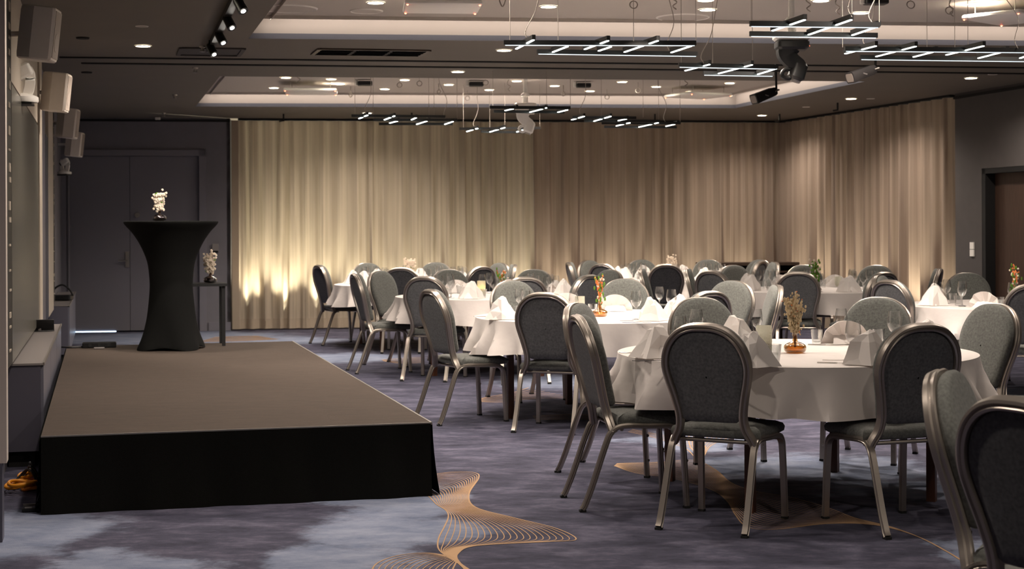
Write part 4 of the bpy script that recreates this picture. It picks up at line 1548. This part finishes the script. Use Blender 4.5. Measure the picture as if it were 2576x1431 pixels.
t = thing('strap_buckle', 'small silver buckle on a black strap by the stage corner', 'buckle', (p.x, p.y, 0), 0.3)
MB().rbox((0, 0, 0.010), (0.09, 0.03, 0.02), 0.006).build('strap', M['black'], t)
MB().rbox((-0.012, 0, 0.022), (0.038, 0.02, 0.006), 0.003).build('buckle', M['edge'], t)
MB().box((0.0, 0.09, 0.02), (0.075, 0.016, 0.012)).build('metal_bar', M['edge'], t, smooth=False)

# ------------------------------------------------------------------ sideboard by the curtain
pa, pb = WY(1757, 660, 20.6), WY(2003, 660, 20.9)
t = thing('sideboard', 'dark brown sideboard with an open shelf standing before the curtain', 'sideboard', ((pa.x + pb.x) / 2, 21.9, 0), atan2(DB.y, DB.x))
Ls = 1.36
Hb = 0.93
t.location = (ray(1880, 660)[0] * 21.9, 21.9, 0)
MB().box((0, 0, Hb - 0.02), (Ls, 0.45, 0.04)).build('top', M['dkbrown'], t, smooth=False)
for s in (-1, 1):
    MB().box((s * (Ls / 2 - 0.02), 0, (Hb - .04) / 2), (0.04, 0.44, Hb - .04)).build('side_panel', M['dkbrown'], t, smooth=False)
MB().box((0, 0.2, (Hb - .04) / 2), (Ls - .08, 0.02, Hb - .04)).build('back_panel', M['slot'], t, smooth=False)
for z in (0.12, 0.55, 0.80):
    MB().box((0, 0, z), (Ls - .08, 0.40, 0.025)).build('shelf', M['dkbrown'], t, smooth=False)


# ------------------------------------------------------------------ chair
def chair_proto():
    t = thing('banquet_chair', '', 'chair', (0, 0, 0), 0, 'grey round-backed banquet chairs')
    rec = [(-.013, -.013), (-.0045, -.0155), (0, -.011), (.0045, -.0155), (.013, -.013), (.013, .013), (.0045, .0155), (0, .011), (-.0045, .0155), (-.013, .013)]
    legp = [(u * 1.0, v * 1.05) for u, v in rec]
    for s in (-1, 1):
        rear = spline([(s * .215, -.02, .0), (s * .213, .03, .12), (s * .209, .10, .32), (s * .207, .135, .395), (s * .207, .19, .425), (s * .208, .33, .422)], 4)
        rear = [Vector((s * .215, -.02, .012))] + rear[1:]
        mb = MB().sweep(rear, legp, up=(1, 0, 0))
        lg = mb.build('leg', M['alu'], t)
        MB().box((s * .215, -.018, .006), (.03, .032, .012)).build('foot_cap', M['rubber'], lg, smooth=False)
        front = spline([(s * .208, .33, .422), (s * .209, .44, .418), (s * .211, .495, .39), (s * .213, .508, .33), (s * .216, .518, .16), (s * .218, .525, .012)], 4)
        mb = MB().sweep(front, legp, up=(1, 0, 0))
        mb.ball((s * .213, .532, .10), .009, 6)
        mb.ball((s * .213, .528, .24), .009, 6)
        lg = mb.build('leg', M['alu'], t)
        MB().box((s * .218, .525, .006), (.03, .03, .012)).build('foot_cap', M['rubber'], lg, smooth=False)
    mb = MB()
    mb.cyl((-.205, .19, .408), (.205, .19, .408), .010, n=8)
    mb.cyl((-.205, .45, .405), (.205, .45, .405), .010, n=8)
    mb.build('stretcher', M['alu'], t)
    # back frame in a tilted plane
    TL = radians(14)

    def BP(x, h, k=0.0):      # x across, h height above the knee, k out of the plane towards the front
        return Vector((x, .145 - sin(TL) * h + cos(TL) * k, .405 + cos(TL) * h + sin(TL) * k))
    half = [(.205, -.012), (.190, .025), (.166, .075), (.160, .14), (.176, .23), (.196, .31), (.206, .375), (.197, .44), (.168, .50), (.120, .546), (.062, .569)]
    ctrl = [BP(x, h) for x, h in half] + [BP(0, .573)] + [BP(-x, h) for x, h in reversed(half)]
    prof = [(-.015, -.020), (-.0065, -.024), (0, -.016), (.0065, -.024), (.015, -.020), (.019, -.004), (.014, .002), (.018, .014), (.013, .019), (-.013, .019), (-.018, .014), (-.014, .002), (-.019, -.004)]
    MB().sweep(spline(ctrl, 4), prof, up=(0, cos(TL), sin(TL))).build('back_frame', M['alu'], t)

    def outline(shrink, hb):
        arc = [(x, h) for x, h in half if h > hb + 0.02] + [(0, .575)]
        hh = spline([Vector((x, h, 0)) for x, h in arc], 3)
        out = []
        for p in hh:
            v = Vector((p.x, p.y - .34))
            v = v * ((v.length - shrink) / v.length)
            out.append((v.x, .34 + v.y))
        x0 = out[0][0]
        rt = [(0.0, hb), (x0 * .55, hb), (x0 * .86, hb + .002), (x0 * .97, hb + .014)] + out
        return rt + [(-x, h) for x, h in reversed(rt[1:-1])]

    def pad(name, shrink, hb, k0, k1, m, edge=0.012):
        base = outline(shrink, hb)
        n = len(base)
        rings = [(1 - edge * 2, k0), (1.0, k0 + (k1 - k0) * .3), (1.0, k0 + (k1 - k0) * .62), (1 - edge * 3.5, k0 + (k1 - k0) * .90), (.80, k1), (.45, k1 + (k1 - k0) * .10), (.02, k1 + (k1 - k0) * .13)]
        vs, fs = [], []
        for q, k in rings:
            vs += [BP(x * q, .33 + (h - .33) * q, k) for x, h in base]
        for j in range(len(rings) - 1):
            for i in range(n):
                fs.append((j * n + i, j * n + (i + 1) % n, (j + 1) * n + (i + 1) % n, (j + 1) * n + i))
        fs.append(tuple(range(n)))
        MB().add(vs, fs).build(name, m, t, angle=60)
    pad('backrest', -.006, .105, .020, .062, M['fab'])
    pad('back_panel', .020, .105, .004, -.012, M['fabb'], .006)
    # seat cushion
    def seat_ol(sh):
        base = [(-.195, .165), (.195, .165), (.205, .20), (.214, .50), (.200, .545), (.15, .565), (-.15, .565), (-.200, .545), (-.214, .50), (-.205, .20)]
        out = []
        for x, y in base:
            out.append((x - sh * (1 if x > 0 else -1), y + sh if y < .3 else y - sh))
        return out
    rings = [(.012, .424), (.0, .432), (-.003, .452), (.004, .470), (.03, .482), (.09, .489)]
    vs, fs = [], []
    for sh, z in rings:
        ol = seat_ol(sh)
        sp2 = spline([Vector((x, y, z - (.010 * max(0, (y - .5)) / .06 if z > .46 else 0))) for x, y in ol], 3, True)
        vs += sp2
    n = len(sp2)
    for j in range(len(rings) - 1):
        for i in range(n):
            fs.append((j * n + i, j * n + (i + 1) % n, (j + 1) * n + (i + 1) % n, (j + 1) * n + i))
    fs.append(tuple(range(n)))
    fs.append(tuple(range((len(rings) - 1) * n, len(rings) * n)))
    MB().add(vs, fs).build('seat', M['fab'], t, angle=60)
    return t


# ------------------------------------------------------------------ tables
TB = {
    1: (W(2000, 885, .75), 0.955, 'nearest table'),
    2: (W(1512, 795, .75), 0.955, 'bright middle table'),
    3: (Vector((-.206, 15.65, .75)), 0.955, 'shaded left table'),
    4: (Vector((-1.205, 19.1, .75)), 0.955, 'far left table'),
    5: (Vector((4.31, 13.4, .75)), 0.955, 'right-edge table'),
    6: (Vector((3.22, 16.8, .75)), 0.955, 'table by the slanted curtain'),
    7: (Vector((2.07, 20.2, .75)), 0.955, 'farthest table'),
}


def table_proto(R):
    t = thing('round_table', '', 'table', (0, 0, 0), 0, 'round banquet tables')
    MB().lathe([(R - .03, .722), (R - .012, .728), (R - .012, .742), (R - .02, .747)], 48, capt=True).build('tabletop', M['brownwood'], t)
    for k in range(4):
        a = radians(-118 + 90 * k)
        x, y = .73 * cos(a), .73 * sin(a)
        MB().box((x, y, .361), (.045, .045, .722), rot=a).build('leg', M['brownwood'], t, smooth=False)
    MB().lathe([(.60, .68), (.60, .722)], 32).build('apron', M['brownwood'], t)
    return t


tp = table_proto(0.955)
remember(None)


def cloth_mesh(R, seed, drop=0.235):
    r = random.Random(seed)
    knots = []
    a = 0.0
    hi = True
    while a < 2 * pi - 0.12:
        knots.append((a, (r.uniform(.6, 1.15) if hi else r.uniform(-.35, .15))))
        a += r.uniform(.07, .24)
        hi = not hi
    if len(knots) % 2:
        knots.pop()
    n = 220
    rows = [(0.0, 0.0), (.02, .004), (.10, .03), (.3, .17), (.55, .45), (.8, .78), (1.0, 1.0)]

    def wv(a):
        for i in range(len(knots)):
            a0, v0 = knots[i]
            a1, v1 = knots[(i + 1) % len(knots)]
            if a1 <= a0:
                a1 += 2 * pi
            aa = a if a >= a0 else a + 2 * pi
            if a0 <= aa <= a1:
                s = (aa - a0) / (a1 - a0)
                s = s * s * (3 - 2 * s) * .2 + s * .8
                return v0 + (v1 - v0) * s
        return 0.3
    W_ = [wv(2 * pi * k / n) for k in range(n)]
    hem = [0.012 * sin(3 * 2 * pi * k / n + seed) + 0.010 * sin(5 * 2 * pi * k / n + 2 * seed) for k in range(n)]
    vs, fs = [(0, 0, .7535)], []
    for rr in (.4, .8, .95, .985):
        for k in range(n):
            a = 2 * pi * k / n
            vs.append((R * rr * cos(a), R * rr * sin(a), .7535))
    nr = 4
    for t_, g in rows:
        for k in range(n):
            a = 2 * pi * k / n
            rr = R + .004 + .018 * t_ + g * .12 * wv((a + .10 * sin(seed + 9 * a) * (1 - g)) % (2 * pi))
            vs.append((rr * cos(a), rr * sin(a), .750 - t_ * (drop + hem[k])))
    tot = nr + len(rows)
    for k in range(n):
        fs.append((0, 1 + k, 1 + (k + 1) % n))
    for j in range(tot - 1):
        for k in range(n):
            k2 = (k + 1) % n
            fs.append((1 + j * n + k, 1 + j * n + k2, 1 + (j + 1) * n + k2, 1 + (j + 1) * n + k))
    return MB().add(vs, fs).mesh('tablecloth', M['cloth'], True, 28)


for k, (c, R, nm) in TB.items():
    lab = f'round dining table with square brown legs, {nm}'
    if k == 1:
        tp.location = (c.x, c.y, 0)
        tp['label'] = lab
    else:
        dup(tp, (c.x, c.y, 0), k * 0.4, lab)
    o = link('tablecloth', cloth_mesh(R, 17 + k * 3), None, (c.x, c.y, 0))
    tag(o, f'white linen tablecloth draped over the {nm}', 'tablecloth', 'white round tablecloths')

# ------------------------------------------------------------------ chairs around the tables
CP = chair_proto()
remember(None)
# column and depth where it stands, facing (clockwise from straight away), table, which side
CH = [
    (1765, 7.33, 29, 1, 'front left'), (2325, 7.25, -19, 1, 'front right'), (1447, 8.10, 79, 1, 'left'), (1440, 9.35, 112, 1, 'rear left'), (2511, 9.05, -114, 1, 'right'),
    (2213, 9.93, -152, 1, 'rear right'), (1757, 10.0, 166, 1, 'rear'), (2757, 7.75, -80, 1, 'outer right'),
    (1078, 11.53, 62, 2, 'left'), (1383, 11.0, 20, 2, 'front left'), (1790, 10.97, -35, 2, 'front right'), (1962, 12.1, -88, 2, 'right'), (1847, 13.1, -140, 2, 'rear right'),
    (1573, 13.7, -168, 2, 'rear'), (1284, 13.35, 150, 2, 'rear left'),
    (1066, 14.6, 18, 3, 'front left'), (1322, 14.3, -12, 3, 'front'), (889, 15.6, 72, 3, 'left'), (950, 16.6, 122, 3, 'rear left'), (1127, 17.0, 158, 3, 'rear'),
    (1346, 16.9, -162, 3, 'rear right'), (1487, 14.85, -48, 3, 'front right'), (1540, 16.6, -128, 3, 'right'),
    (812, 19.3, 62, 4, 'left'), (1008, 17.9, 4, 4, 'front'), (921, 20.3, 150, 4, 'rear left'), (1098, 20.5, -172, 4, 'rear'), (1206, 18.3, -40, 4, 'front right'), (1262, 20.0, -128, 4, 'rear right'), (1297, 19.3, -92, 4, 'right'),
    (2600, 12.05, 12, 5, 'front'), (2430, 14.95, 178, 5, 'rear'), (2232, 13.1, 58, 5, 'left'), (2206, 14.3, 118, 5, 'rear left'), (2800, 14.3, -125, 5, 'rear right'),
    (2007, 15.6, 12, 6, 'front left'), (2228, 15.3, -35, 6, 'front right'), (1787, 16.1, 42, 6, 'left'), (1724, 16.9, 98, 6, 'outer left'), (1841, 18.3, 152, 6, 'rear left'),
    (2021, 18.3, 178, 6, 'rear'), (2206, 18.0, -150, 6, 'rear right'), (2367, 16.5, -68, 6, 'right'),
    (1676, 18.9, 2, 7, 'front left'), (1513, 19.4, 38, 7, 'left'), (1428, 20.3, 84, 7, 'outer left'), (1478, 21.3, 138, 7, 'rear left'), (1612, 21.6, 172, 7, 'rear'), (1782, 21.4, -172, 7, 'rear right'),
    (1609, 17.0, 96, 7, 'near front left'), (1879, 20.4, -58, 7, 'right'), (1915, 21.2, -130, 7, 'far right'), (1953, 19.8, -96, 7, 'outer right'),
]
CH_POS = []
# two chairs in the right foreground, pulled away from any table
FG = [(2352, 4.92, 118, 'pale front-lit banquet chair in the right foreground'), (2545, 4.12, 58, 'largest banquet chair, back turned, cut off at the lower right corner')]


def view_word(px, Y, deg):
    X = ray(px, 700)[0] * Y
    f = Vector((sin(radians(deg)), cos(radians(deg))))
    d = Vector((X, Y)).normalized()
    c = f.dot(d)
    return 'back-turned' if c > .5 else ('front-turned' if c < -.5 else 'side-on')


first = True
for px, Y, deg, tb, side in CH:
    X = ray(px, 700)[0] * Y
    v_ = Vector((X - TB[tb][0].x, Y - TB[tb][0].y))
    if v_.length < 1.21:            # seat under the table, back clear of the cloth
        v_ = v_ * (1.21 / v_.length)
        X, Y = TB[tb][0].x + v_.x, TB[tb][0].y + v_.y
    lab = f'{view_word(px, Y, deg)} grey banquet chair, {side} side of the {TB[tb][2]}'
    CH_POS.append((X, Y, deg, tb, side))
    if first:
        CP.location = (X, Y, 0)
        CP.rotation_euler = (0, 0, -radians(deg))
        CP['label'] = lab
        first = False
    else:
        dup(CP, (X, Y, 0), -radians(deg), lab)
for px, Y, deg, lab in FG:
    X = ray(px, 700)[0] * Y
    dup(CP, (X, Y, 0), -radians(deg), lab)


# ------------------------------------------------------------------ tableware
def wine_mesh(k, name):
    pr = [(.034, .0), (.035, .002), (.012, .006), (.0042, .014), (.0038, .075), (.007, .088), (.026, .104), (.038, .130), (.0395, .150), (.036, .180), (.031, .208)]
    return MB().lathe([(r * k, z * k) for r, z in pr], 22, capb=True).mesh(name, M['glass'], True, 70)


def tumbler_mesh(k, name):
    pr = [(.026, 0), (.027, .004), (.029, .03), (.036, .085), (.0345, .0855), (.027, .022), (.022, .014), (.0, .013)]
    return MB().lathe([(r * k, z * k) for r, z in pr], 20, capb=True).mesh(name, M['glass'], True, 50)


def tent_mesh(seed):
    """a napkin folded to a standing wedge: creased panels falling from a short ridge"""
    r = random.Random(seed)
    n = 10
    ph = r.uniform(0, 6)
    lv = [(0.0, .160), (.20, .150), (.45, .108), (.74, .052), (1.0, .003)]
    vs, fs = [], []
    for t, z in lv:
        for k in range(n):
            a = 2 * pi * k / n + ph
            out = (.138 if k % 2 == 0 else .092) * (1 + .12 * r.uniform(-1, 1))
            rx = out * (t ** .85) + .004
            x, y = rx * cos(a), rx * sin(a) * .88
            x += .014 * cos(a - ph) * (1 - t) * 1.0
            zz = z + (r.uniform(-.010, .012) if 0 < t < 1 else 0) + (.012 * cos(a - ph) * (1 - t))
            vs.append((x, y, zz))
    for j in range(len(lv) - 1):
        for k in range(n):
            k2 = (k + 1) % n
            if (k + j) % 2:
                fs += [(j * n + k, j * n + k2, (j + 1) * n + k2), (j * n + k, (j + 1) * n + k2, (j + 1) * n + k)]
            else:
                fs += [(j * n + k, j * n + k2, (j + 1) * n + k), (j * n + k2, (j + 1) * n + k2, (j + 1) * n + k)]
    fs.append(tuple(range(n)))
    mb = MB().add(vs, fs)
    mb.add([(-.13, -.02, .003), (.01, -.135, .003), (.13, -.03, .003), (.02, -.05, .075), (-.02, -.04, .080)], [(0, 1, 4), (1, 3, 4), (1, 2, 3)])
    me = mb.mesh('napkin', M['napkin'], True, 12)
    return me


def fan_mesh(seed):
    n = 20
    vs, fs = [], []
    for side in (0, 1):
        for i in range(n + 1):
            a = pi * i / n
            pl = (abs((i % 4) - 2) - 1) * .010
            for rr in (.0, .5, 1.0):
                R_ = .135 * rr
                vs.append((R_ * cos(a) * 1.05, .012 * side + pl * rr + .03 * (1 - rr) - .02 * sin(a) * rr, .004 + R_ * sin(a) * .98))
    m = (n + 1) * 3
    for s in (0, 1):
        for i in range(n):
            for j in range(2):
                o = s * m + i * 3 + j
                fs.append((o, o + 3, o + 4, o + 1))
    for i in range(n):
        fs.append((i * 3 + 2, i * 3 + 5, m + i * 3 + 5, m + i * 3 + 2))
    mb = MB().add(vs, fs)
    mb.add([(-.09, -.05, .004), (.09, -.05, .004), (.06, .03, .07), (-.06, .03, .07)], [(0, 1, 2, 3)])
    mb.add([(-.07, .02, .05), (0, -.055, .006), (.07, .02, .05), (0, .035, .115)], [(0, 1, 2, 3)])
    mb.add([(-.10, .09, .004), (.10, .09, .004), (.0, .03, .11)], [(0, 1, 2)])
    return mb.mesh('napkin', M['napkin'], True, 16)


def knife_mesh():
    mb = MB().rbox((0, .045, .003), (.012, .10, .005), .004)
    mb.add([(-.006, -.005, .002), (.006, -.005, .002), (.007, -.09, .002), (.0, -.115, .002), (-.006, -.10, .002), (-.006, -.005, .004), (.006, -.005, .004), (.007, -.09, .003), (.0, -.115, .003), (-.006, -.10, .003)],
           [(0, 1, 2, 3, 4), (9, 8, 7, 6, 5), (0, 5, 6, 1), (1, 6, 7, 2), (2, 7, 8, 3), (3, 8, 9, 4), (4, 9, 5, 0)])
    return mb.mesh('knife', M['steel'])


def fork_mesh():
    mb = MB().sweep(spline([(0, .10, .004), (0, .03, .004), (0, -.03, .006), (0, -.055, .004)], 3), [(-.004, -.0015), (.004, -.0015), (.004, .0015), (-.004, .0015)])
    mb.box((0, -.065, .003), (.022, .022, .0025))
    for k in range(4):
        mb.box((-.009 + .006 * k, -.092, .004), (.003, .036, .002))
    return mb.mesh('fork', M['steel'])


def plate_mesh():
    return MB().lathe([(.045, .0), (.060, .003), (.082, .010), (.083, .012), (.058, .006), (.0, .005)], 32).mesh('side_plate', M['china'])


WG1, WG2, TM = wine_mesh(1.0, 'wine_glass'), wine_mesh(.92, 'wine_glass'), tumbler_mesh(1.0, 'tumbler')
TMB = tumbler_mesh(1.22, 'tumbler')
TENT = [tent_mesh(i) for i in range(4)]
FAN = [fan_mesh(1)]
KN, FK, PL = knife_mesh(), fork_mesh(), plate_mesh()
ZTT = 0.7545
CNT = [0]


def put(data, name, x, y, rot, label, cat, group, z=ZTT):
    o = link(name, data, None, (x, y, z), rot)
    CNT[0] += 1
    return tag(o, label, cat, group)


DIRS = ['front', 'front right', 'right', 'rear right', 'rear', 'rear left', 'left', 'front left']
jr = random.Random(21)


def setting(tb, k, cut=False, offs=0.0, fan=None):
    c, R, nm = TB[tb]
    a = -pi / 2 + k * pi / 4 + offs
    d = Vector((cos(a), sin(a), 0))
    s = Vector((-d.y, d.x, 0))         # to the right of a guest facing the centre is -s... kept consistent
    pos = DIRS[k]
    rot = a + pi / 2
    P = c + d * .74 + s * jr.uniform(-.02, .02)
    isfan = jr.random() < .35 if fan is None else fan
    put(FAN[0] if isfan else jr.choice(TENT), 'napkin', P.x, P.y, rot + jr.uniform(-.3, .3), f'white {"fan-folded" if isfan else "pointed folded"} napkin, {pos} place of the {nm}', 'napkin', f'napkins on the {nm}')
    P = c + d * .56 + s * .17
    put(WG1, 'wine_glass', P.x, P.y, 0, f'larger stemmed wine glass, {pos} place of the {nm}', 'wine glass', f'wine glasses on the {nm}')
    P = c + d * .60 + s * .26
    put(WG2, 'wine_glass', P.x, P.y, 0, f'smaller stemmed wine glass, {pos} place of the {nm}', 'wine glass', f'wine glasses on the {nm}')
    P = c + d * .55 + s * .06
    put(TM, 'tumbler', P.x, P.y, 0, f'clear water tumbler, {pos} place of the {nm}', 'tumbler', f'water tumblers on the {nm}')
    if cut:
        P = c + d * .76 + s * .17
        put(KN, 'knife', P.x, P.y, rot, f'steel knife, {pos} place of the {nm}', 'knife', f'knives on the {nm}')
        P = c + d * .76 - s * .17
        put(FK, 'fork', P.x, P.y, rot + pi, f'steel fork, {pos} place of the {nm}', 'fork', f'forks on the {nm}')


for tb, ks in ((3, range(8)), (4, range(8)), (5, (0, 4, 5, 6, 7)), (6, range(8)), (7, range(8))):
    for k in ks:
        setting(tb, k, False, 0.18 * tb)


def on_table(px, py):
    return W(px, py, ZTT)


nm1, nm2 = TB[1][2], TB[2][2]
for px, py, mi, rot, w_ in ((1652, 899, 0, .5, 'front left, beside a back-turned chair'), (1888, 921, 1, 0.0, 'between the two front chairs'), (2180, 916, 2, .2, 'front right, before the right back-turned chair'),
                            (2128, 866, 'f', 0.1, 'rear right, behind a large wine glass'), (1852, 868, 3, 2.0, 'rear left, half hidden'), (2330, 880, 0, 1.2, 'at the right')):
    p = on_table(px, py)
    put(FAN[0] if mi == 'f' else TENT[mi], 'napkin', p.x, p.y, rot, f'white folded napkin on the {nm1}, {w_}', 'napkin', f'napkins on the {nm1}')
for px, top, big, w_ in ((1752, 778, 1, 'rear left, before a front-turned chair'), (1712, 796, 0, 'just above the left front chair'), (1877, 806, 1, 'left of the round lantern'), (1903, 777, 0, 'behind the round lantern'),
                         (2146, 806, 1, 'standing before the fan-folded napkin'), (2116, 776, 0, 'behind the fan-folded napkin'), (2250, 783, 1, 'at the right, full bowl clear of the napkin'), (2279, 797, 0, 'rightmost, half behind the right front chair')):
    zt = ZTT + (.208 if big else .191)
    p = W(px, top, zt)
    put(WG1 if big else WG2, 'wine_glass', p.x, p.y, 0, f'stemmed wine glass on the {nm1}, {w_}', 'wine glass', f'wine glasses on the {nm1}')
for px, py, big, w_ in ((2055, 866, 0, 'right of the amber vase'), (2210, 864, 0, 'right of the fan-folded napkin'), (1944, 920, 1, 'tall one in front of the lantern'), (1840, 884, 0, 'left, between napkins'), (1700, 868, 0, 'far left')):
    p = on_table(px, py)
    put(TMB if big else TM, 'tumbler', p.x, p.y, 0, f'clear water tumbler on the {nm1}, {w_}', 'tumbler', f'water tumblers on the {nm1}')
for px, py, md, rot, w_, nn in ((2104, 914, KN, 1.2, 'left of the front right napkin', 'knife'), (2120, 908, FK, 1.35, 'beside the knife near the front right napkin', 'fork'), (1600, 888, KN, 1.4, 'at the left rim', 'knife'),
                                (1640, 909, FK, 1.5, 'front left, before the napkin', 'fork'), (2075, 868, KN, 1.3, 'behind the tumbler right of the vase', 'knife'), (1790, 925, FK, .4, 'before the left front chair', 'fork')):
    p = on_table(px, py)
    put(md, nn, p.x, p.y, rot, f'steel {nn} on the {nm1}, {w_}', nn, f'cutlery on the {nm1}')
for px, py, mi, rot, w_ in ((1264, 803, 3, .8, 'pointed one at the left rim'), (1547, 783, 'f', 0.0, 'fan-folded right of the orange sprig'), (1640, 806, 1, 1.7, 'pointed one at the right front'), (1705, 796, 2, 0.7, 'at the far right rim'), (1425, 778, 'f', 0.2, 'behind the dark front chair')):
    p = on_table(px, py)
    put(FAN[0] if mi == 'f' else TENT[mi], 'napkin', p.x, p.y, rot, f'white folded napkin on the {nm2}, {w_}', 'napkin', f'napkins on the {nm2}')
for px, top, big, w_ in ((1306, 727, 0, 'leftmost'), (1323, 731, 1, 'second from the left'), (1443, 736, 0, 'behind the dark front chair'), (1600, 732, 1, 'alone at the centre right'), (1659, 721, 0, 'right, left one of a pair'), (1689, 728, 1, 'right, right one of a pair')):
    p = W(px, top, ZTT + (.208 if big else .191))
    put(WG1 if big else WG2, 'wine_glass', p.x, p.y, 0, f'stemmed wine glass on the {nm2}, {w_}', 'wine glass', f'wine glasses on the {nm2}')
for px, py, w_ in ((1293, 797, 'right of the leftmost napkin'), (1491, 792, 'left of the amber vase'), (1690, 785, 'at the right among glasses')):
    p = on_table(px, py)
    put(TM, 'tumbler', p.x, p.y, 0, f'clear water tumbler on the {nm2}, {w_}', 'tumbler', f'water tumblers on the {nm2}')
for px, py, md, rot, w_, nn in ((1592, 808, KN, 1.3, 'left of the right front napkin', 'knife'), (1600, 812, FK, 1.4, 'beside the knife at the right front', 'fork'), (1222, 797, KN, 1.4, 'at the left rim', 'knife')):
    p = on_table(px, py)
    put(md, nn, p.x, p.y, rot, f'steel {nn} on the {nm2}, {w_}', nn, f'cutlery on the {nm2}')


def lantern(p, label, lit, k=1.0):
    t = thing('candle_lantern', label, 'lantern', p)
    n, vs, fs = 32, [], []
    rows = 20
    for j in range(rows + 1):
        for i in range(n):
            a = 2 * pi * i / n
            z = .14 * j / rows
            u = (a % (pi / 2)) - pi / 4
            dd = sqrt((u * .045) ** 2 + (z - .07) ** 2)
            r = .042 + .0016 * sin(dd * 2 * pi / .013) * (1 if dd < .045 else .3)
            vs.append((r * k * cos(a), r * k * sin(a), z * k + .003))
    for j in range(rows):
        for i in range(n):
            i2 = (i + 1) % n
            fs.append((j * n + i, j * n + i2, (j + 1) * n + i2, (j + 1) * n + i))
    fs.append(tuple(range(n)))
    MB().add(vs, fs).build('glass_cylinder', M['frost'], t)
    MB().lathe([(.032 * k, .004), (.032 * k, .05 * k), (.0, .05 * k)], 20).build('candle', M['candle'], t)
    if lit:
        MB().ball((0, 0, .068 * k), .008, 8, (1, 1, 2)).build('flame', M['flame'], t)
    return t


lantern(on_table(1922, 886), 'embossed round glass lantern on the nearest table, beside the amber vase', False)
lantern(on_table(1459, 786), 'pale glass lantern on the bright middle table behind the dark front chair', False, .9)
lantern(on_table(1211, 742), 'glowing gold candle lantern on the shaded left table', True, 1.0)
p = on_table(2000, 887)
vase(p, M['amber'], 'squat amber glass vase on the nearest table')
sprig(p, 'dried', 'pale dried grass with orange buds in the nearest vase', 0.20, 4, 0.06)
p = on_table(1509, 796)
vase(p, M['amber'], 'squat amber glass vase on the bright middle table', 1.0)
sprig(p, 'orange', 'orange and green flower sprig in the middle table vase', 0.20, 6, 0.035)
for px, py, kd, h, sd, w_ in ((1263, 735, 'orange', .12, 3, 'shaded left table'), (1033, 712, 'blossom', .20, 12, 'far left table'), (2052, 735, 'leafy', .22, 9, 'table by the slanted curtain'), (1690, 706, 'blossom', .20, 15, 'farthest table'), (2553, 768, 'orange', .24, 22, 'right-edge table')):
    p = on_table(px, py)
    vase(p, M['amber'] if kd != 'leafy' else M['smoke'], f'squat brown glass vase on the {w_}')
    sprig(p, kd, {'orange': 'orange and green', 'blossom': 'white blossom', 'leafy': 'dark green leafy'}[kd] + f' sprig in the vase on the {w_}', h, sd, .05)
lantern(W(2108, 722, ZTT), 'small clear lantern glass on the table by the slanted curtain', False, .8)

# drop prototypes that were never placed
for o in (DLIT, DOFF):
    if o.name not in used:
        for c in list(o.children):
            bpy.data.objects.remove(c)
        bpy.data.objects.remove(o)
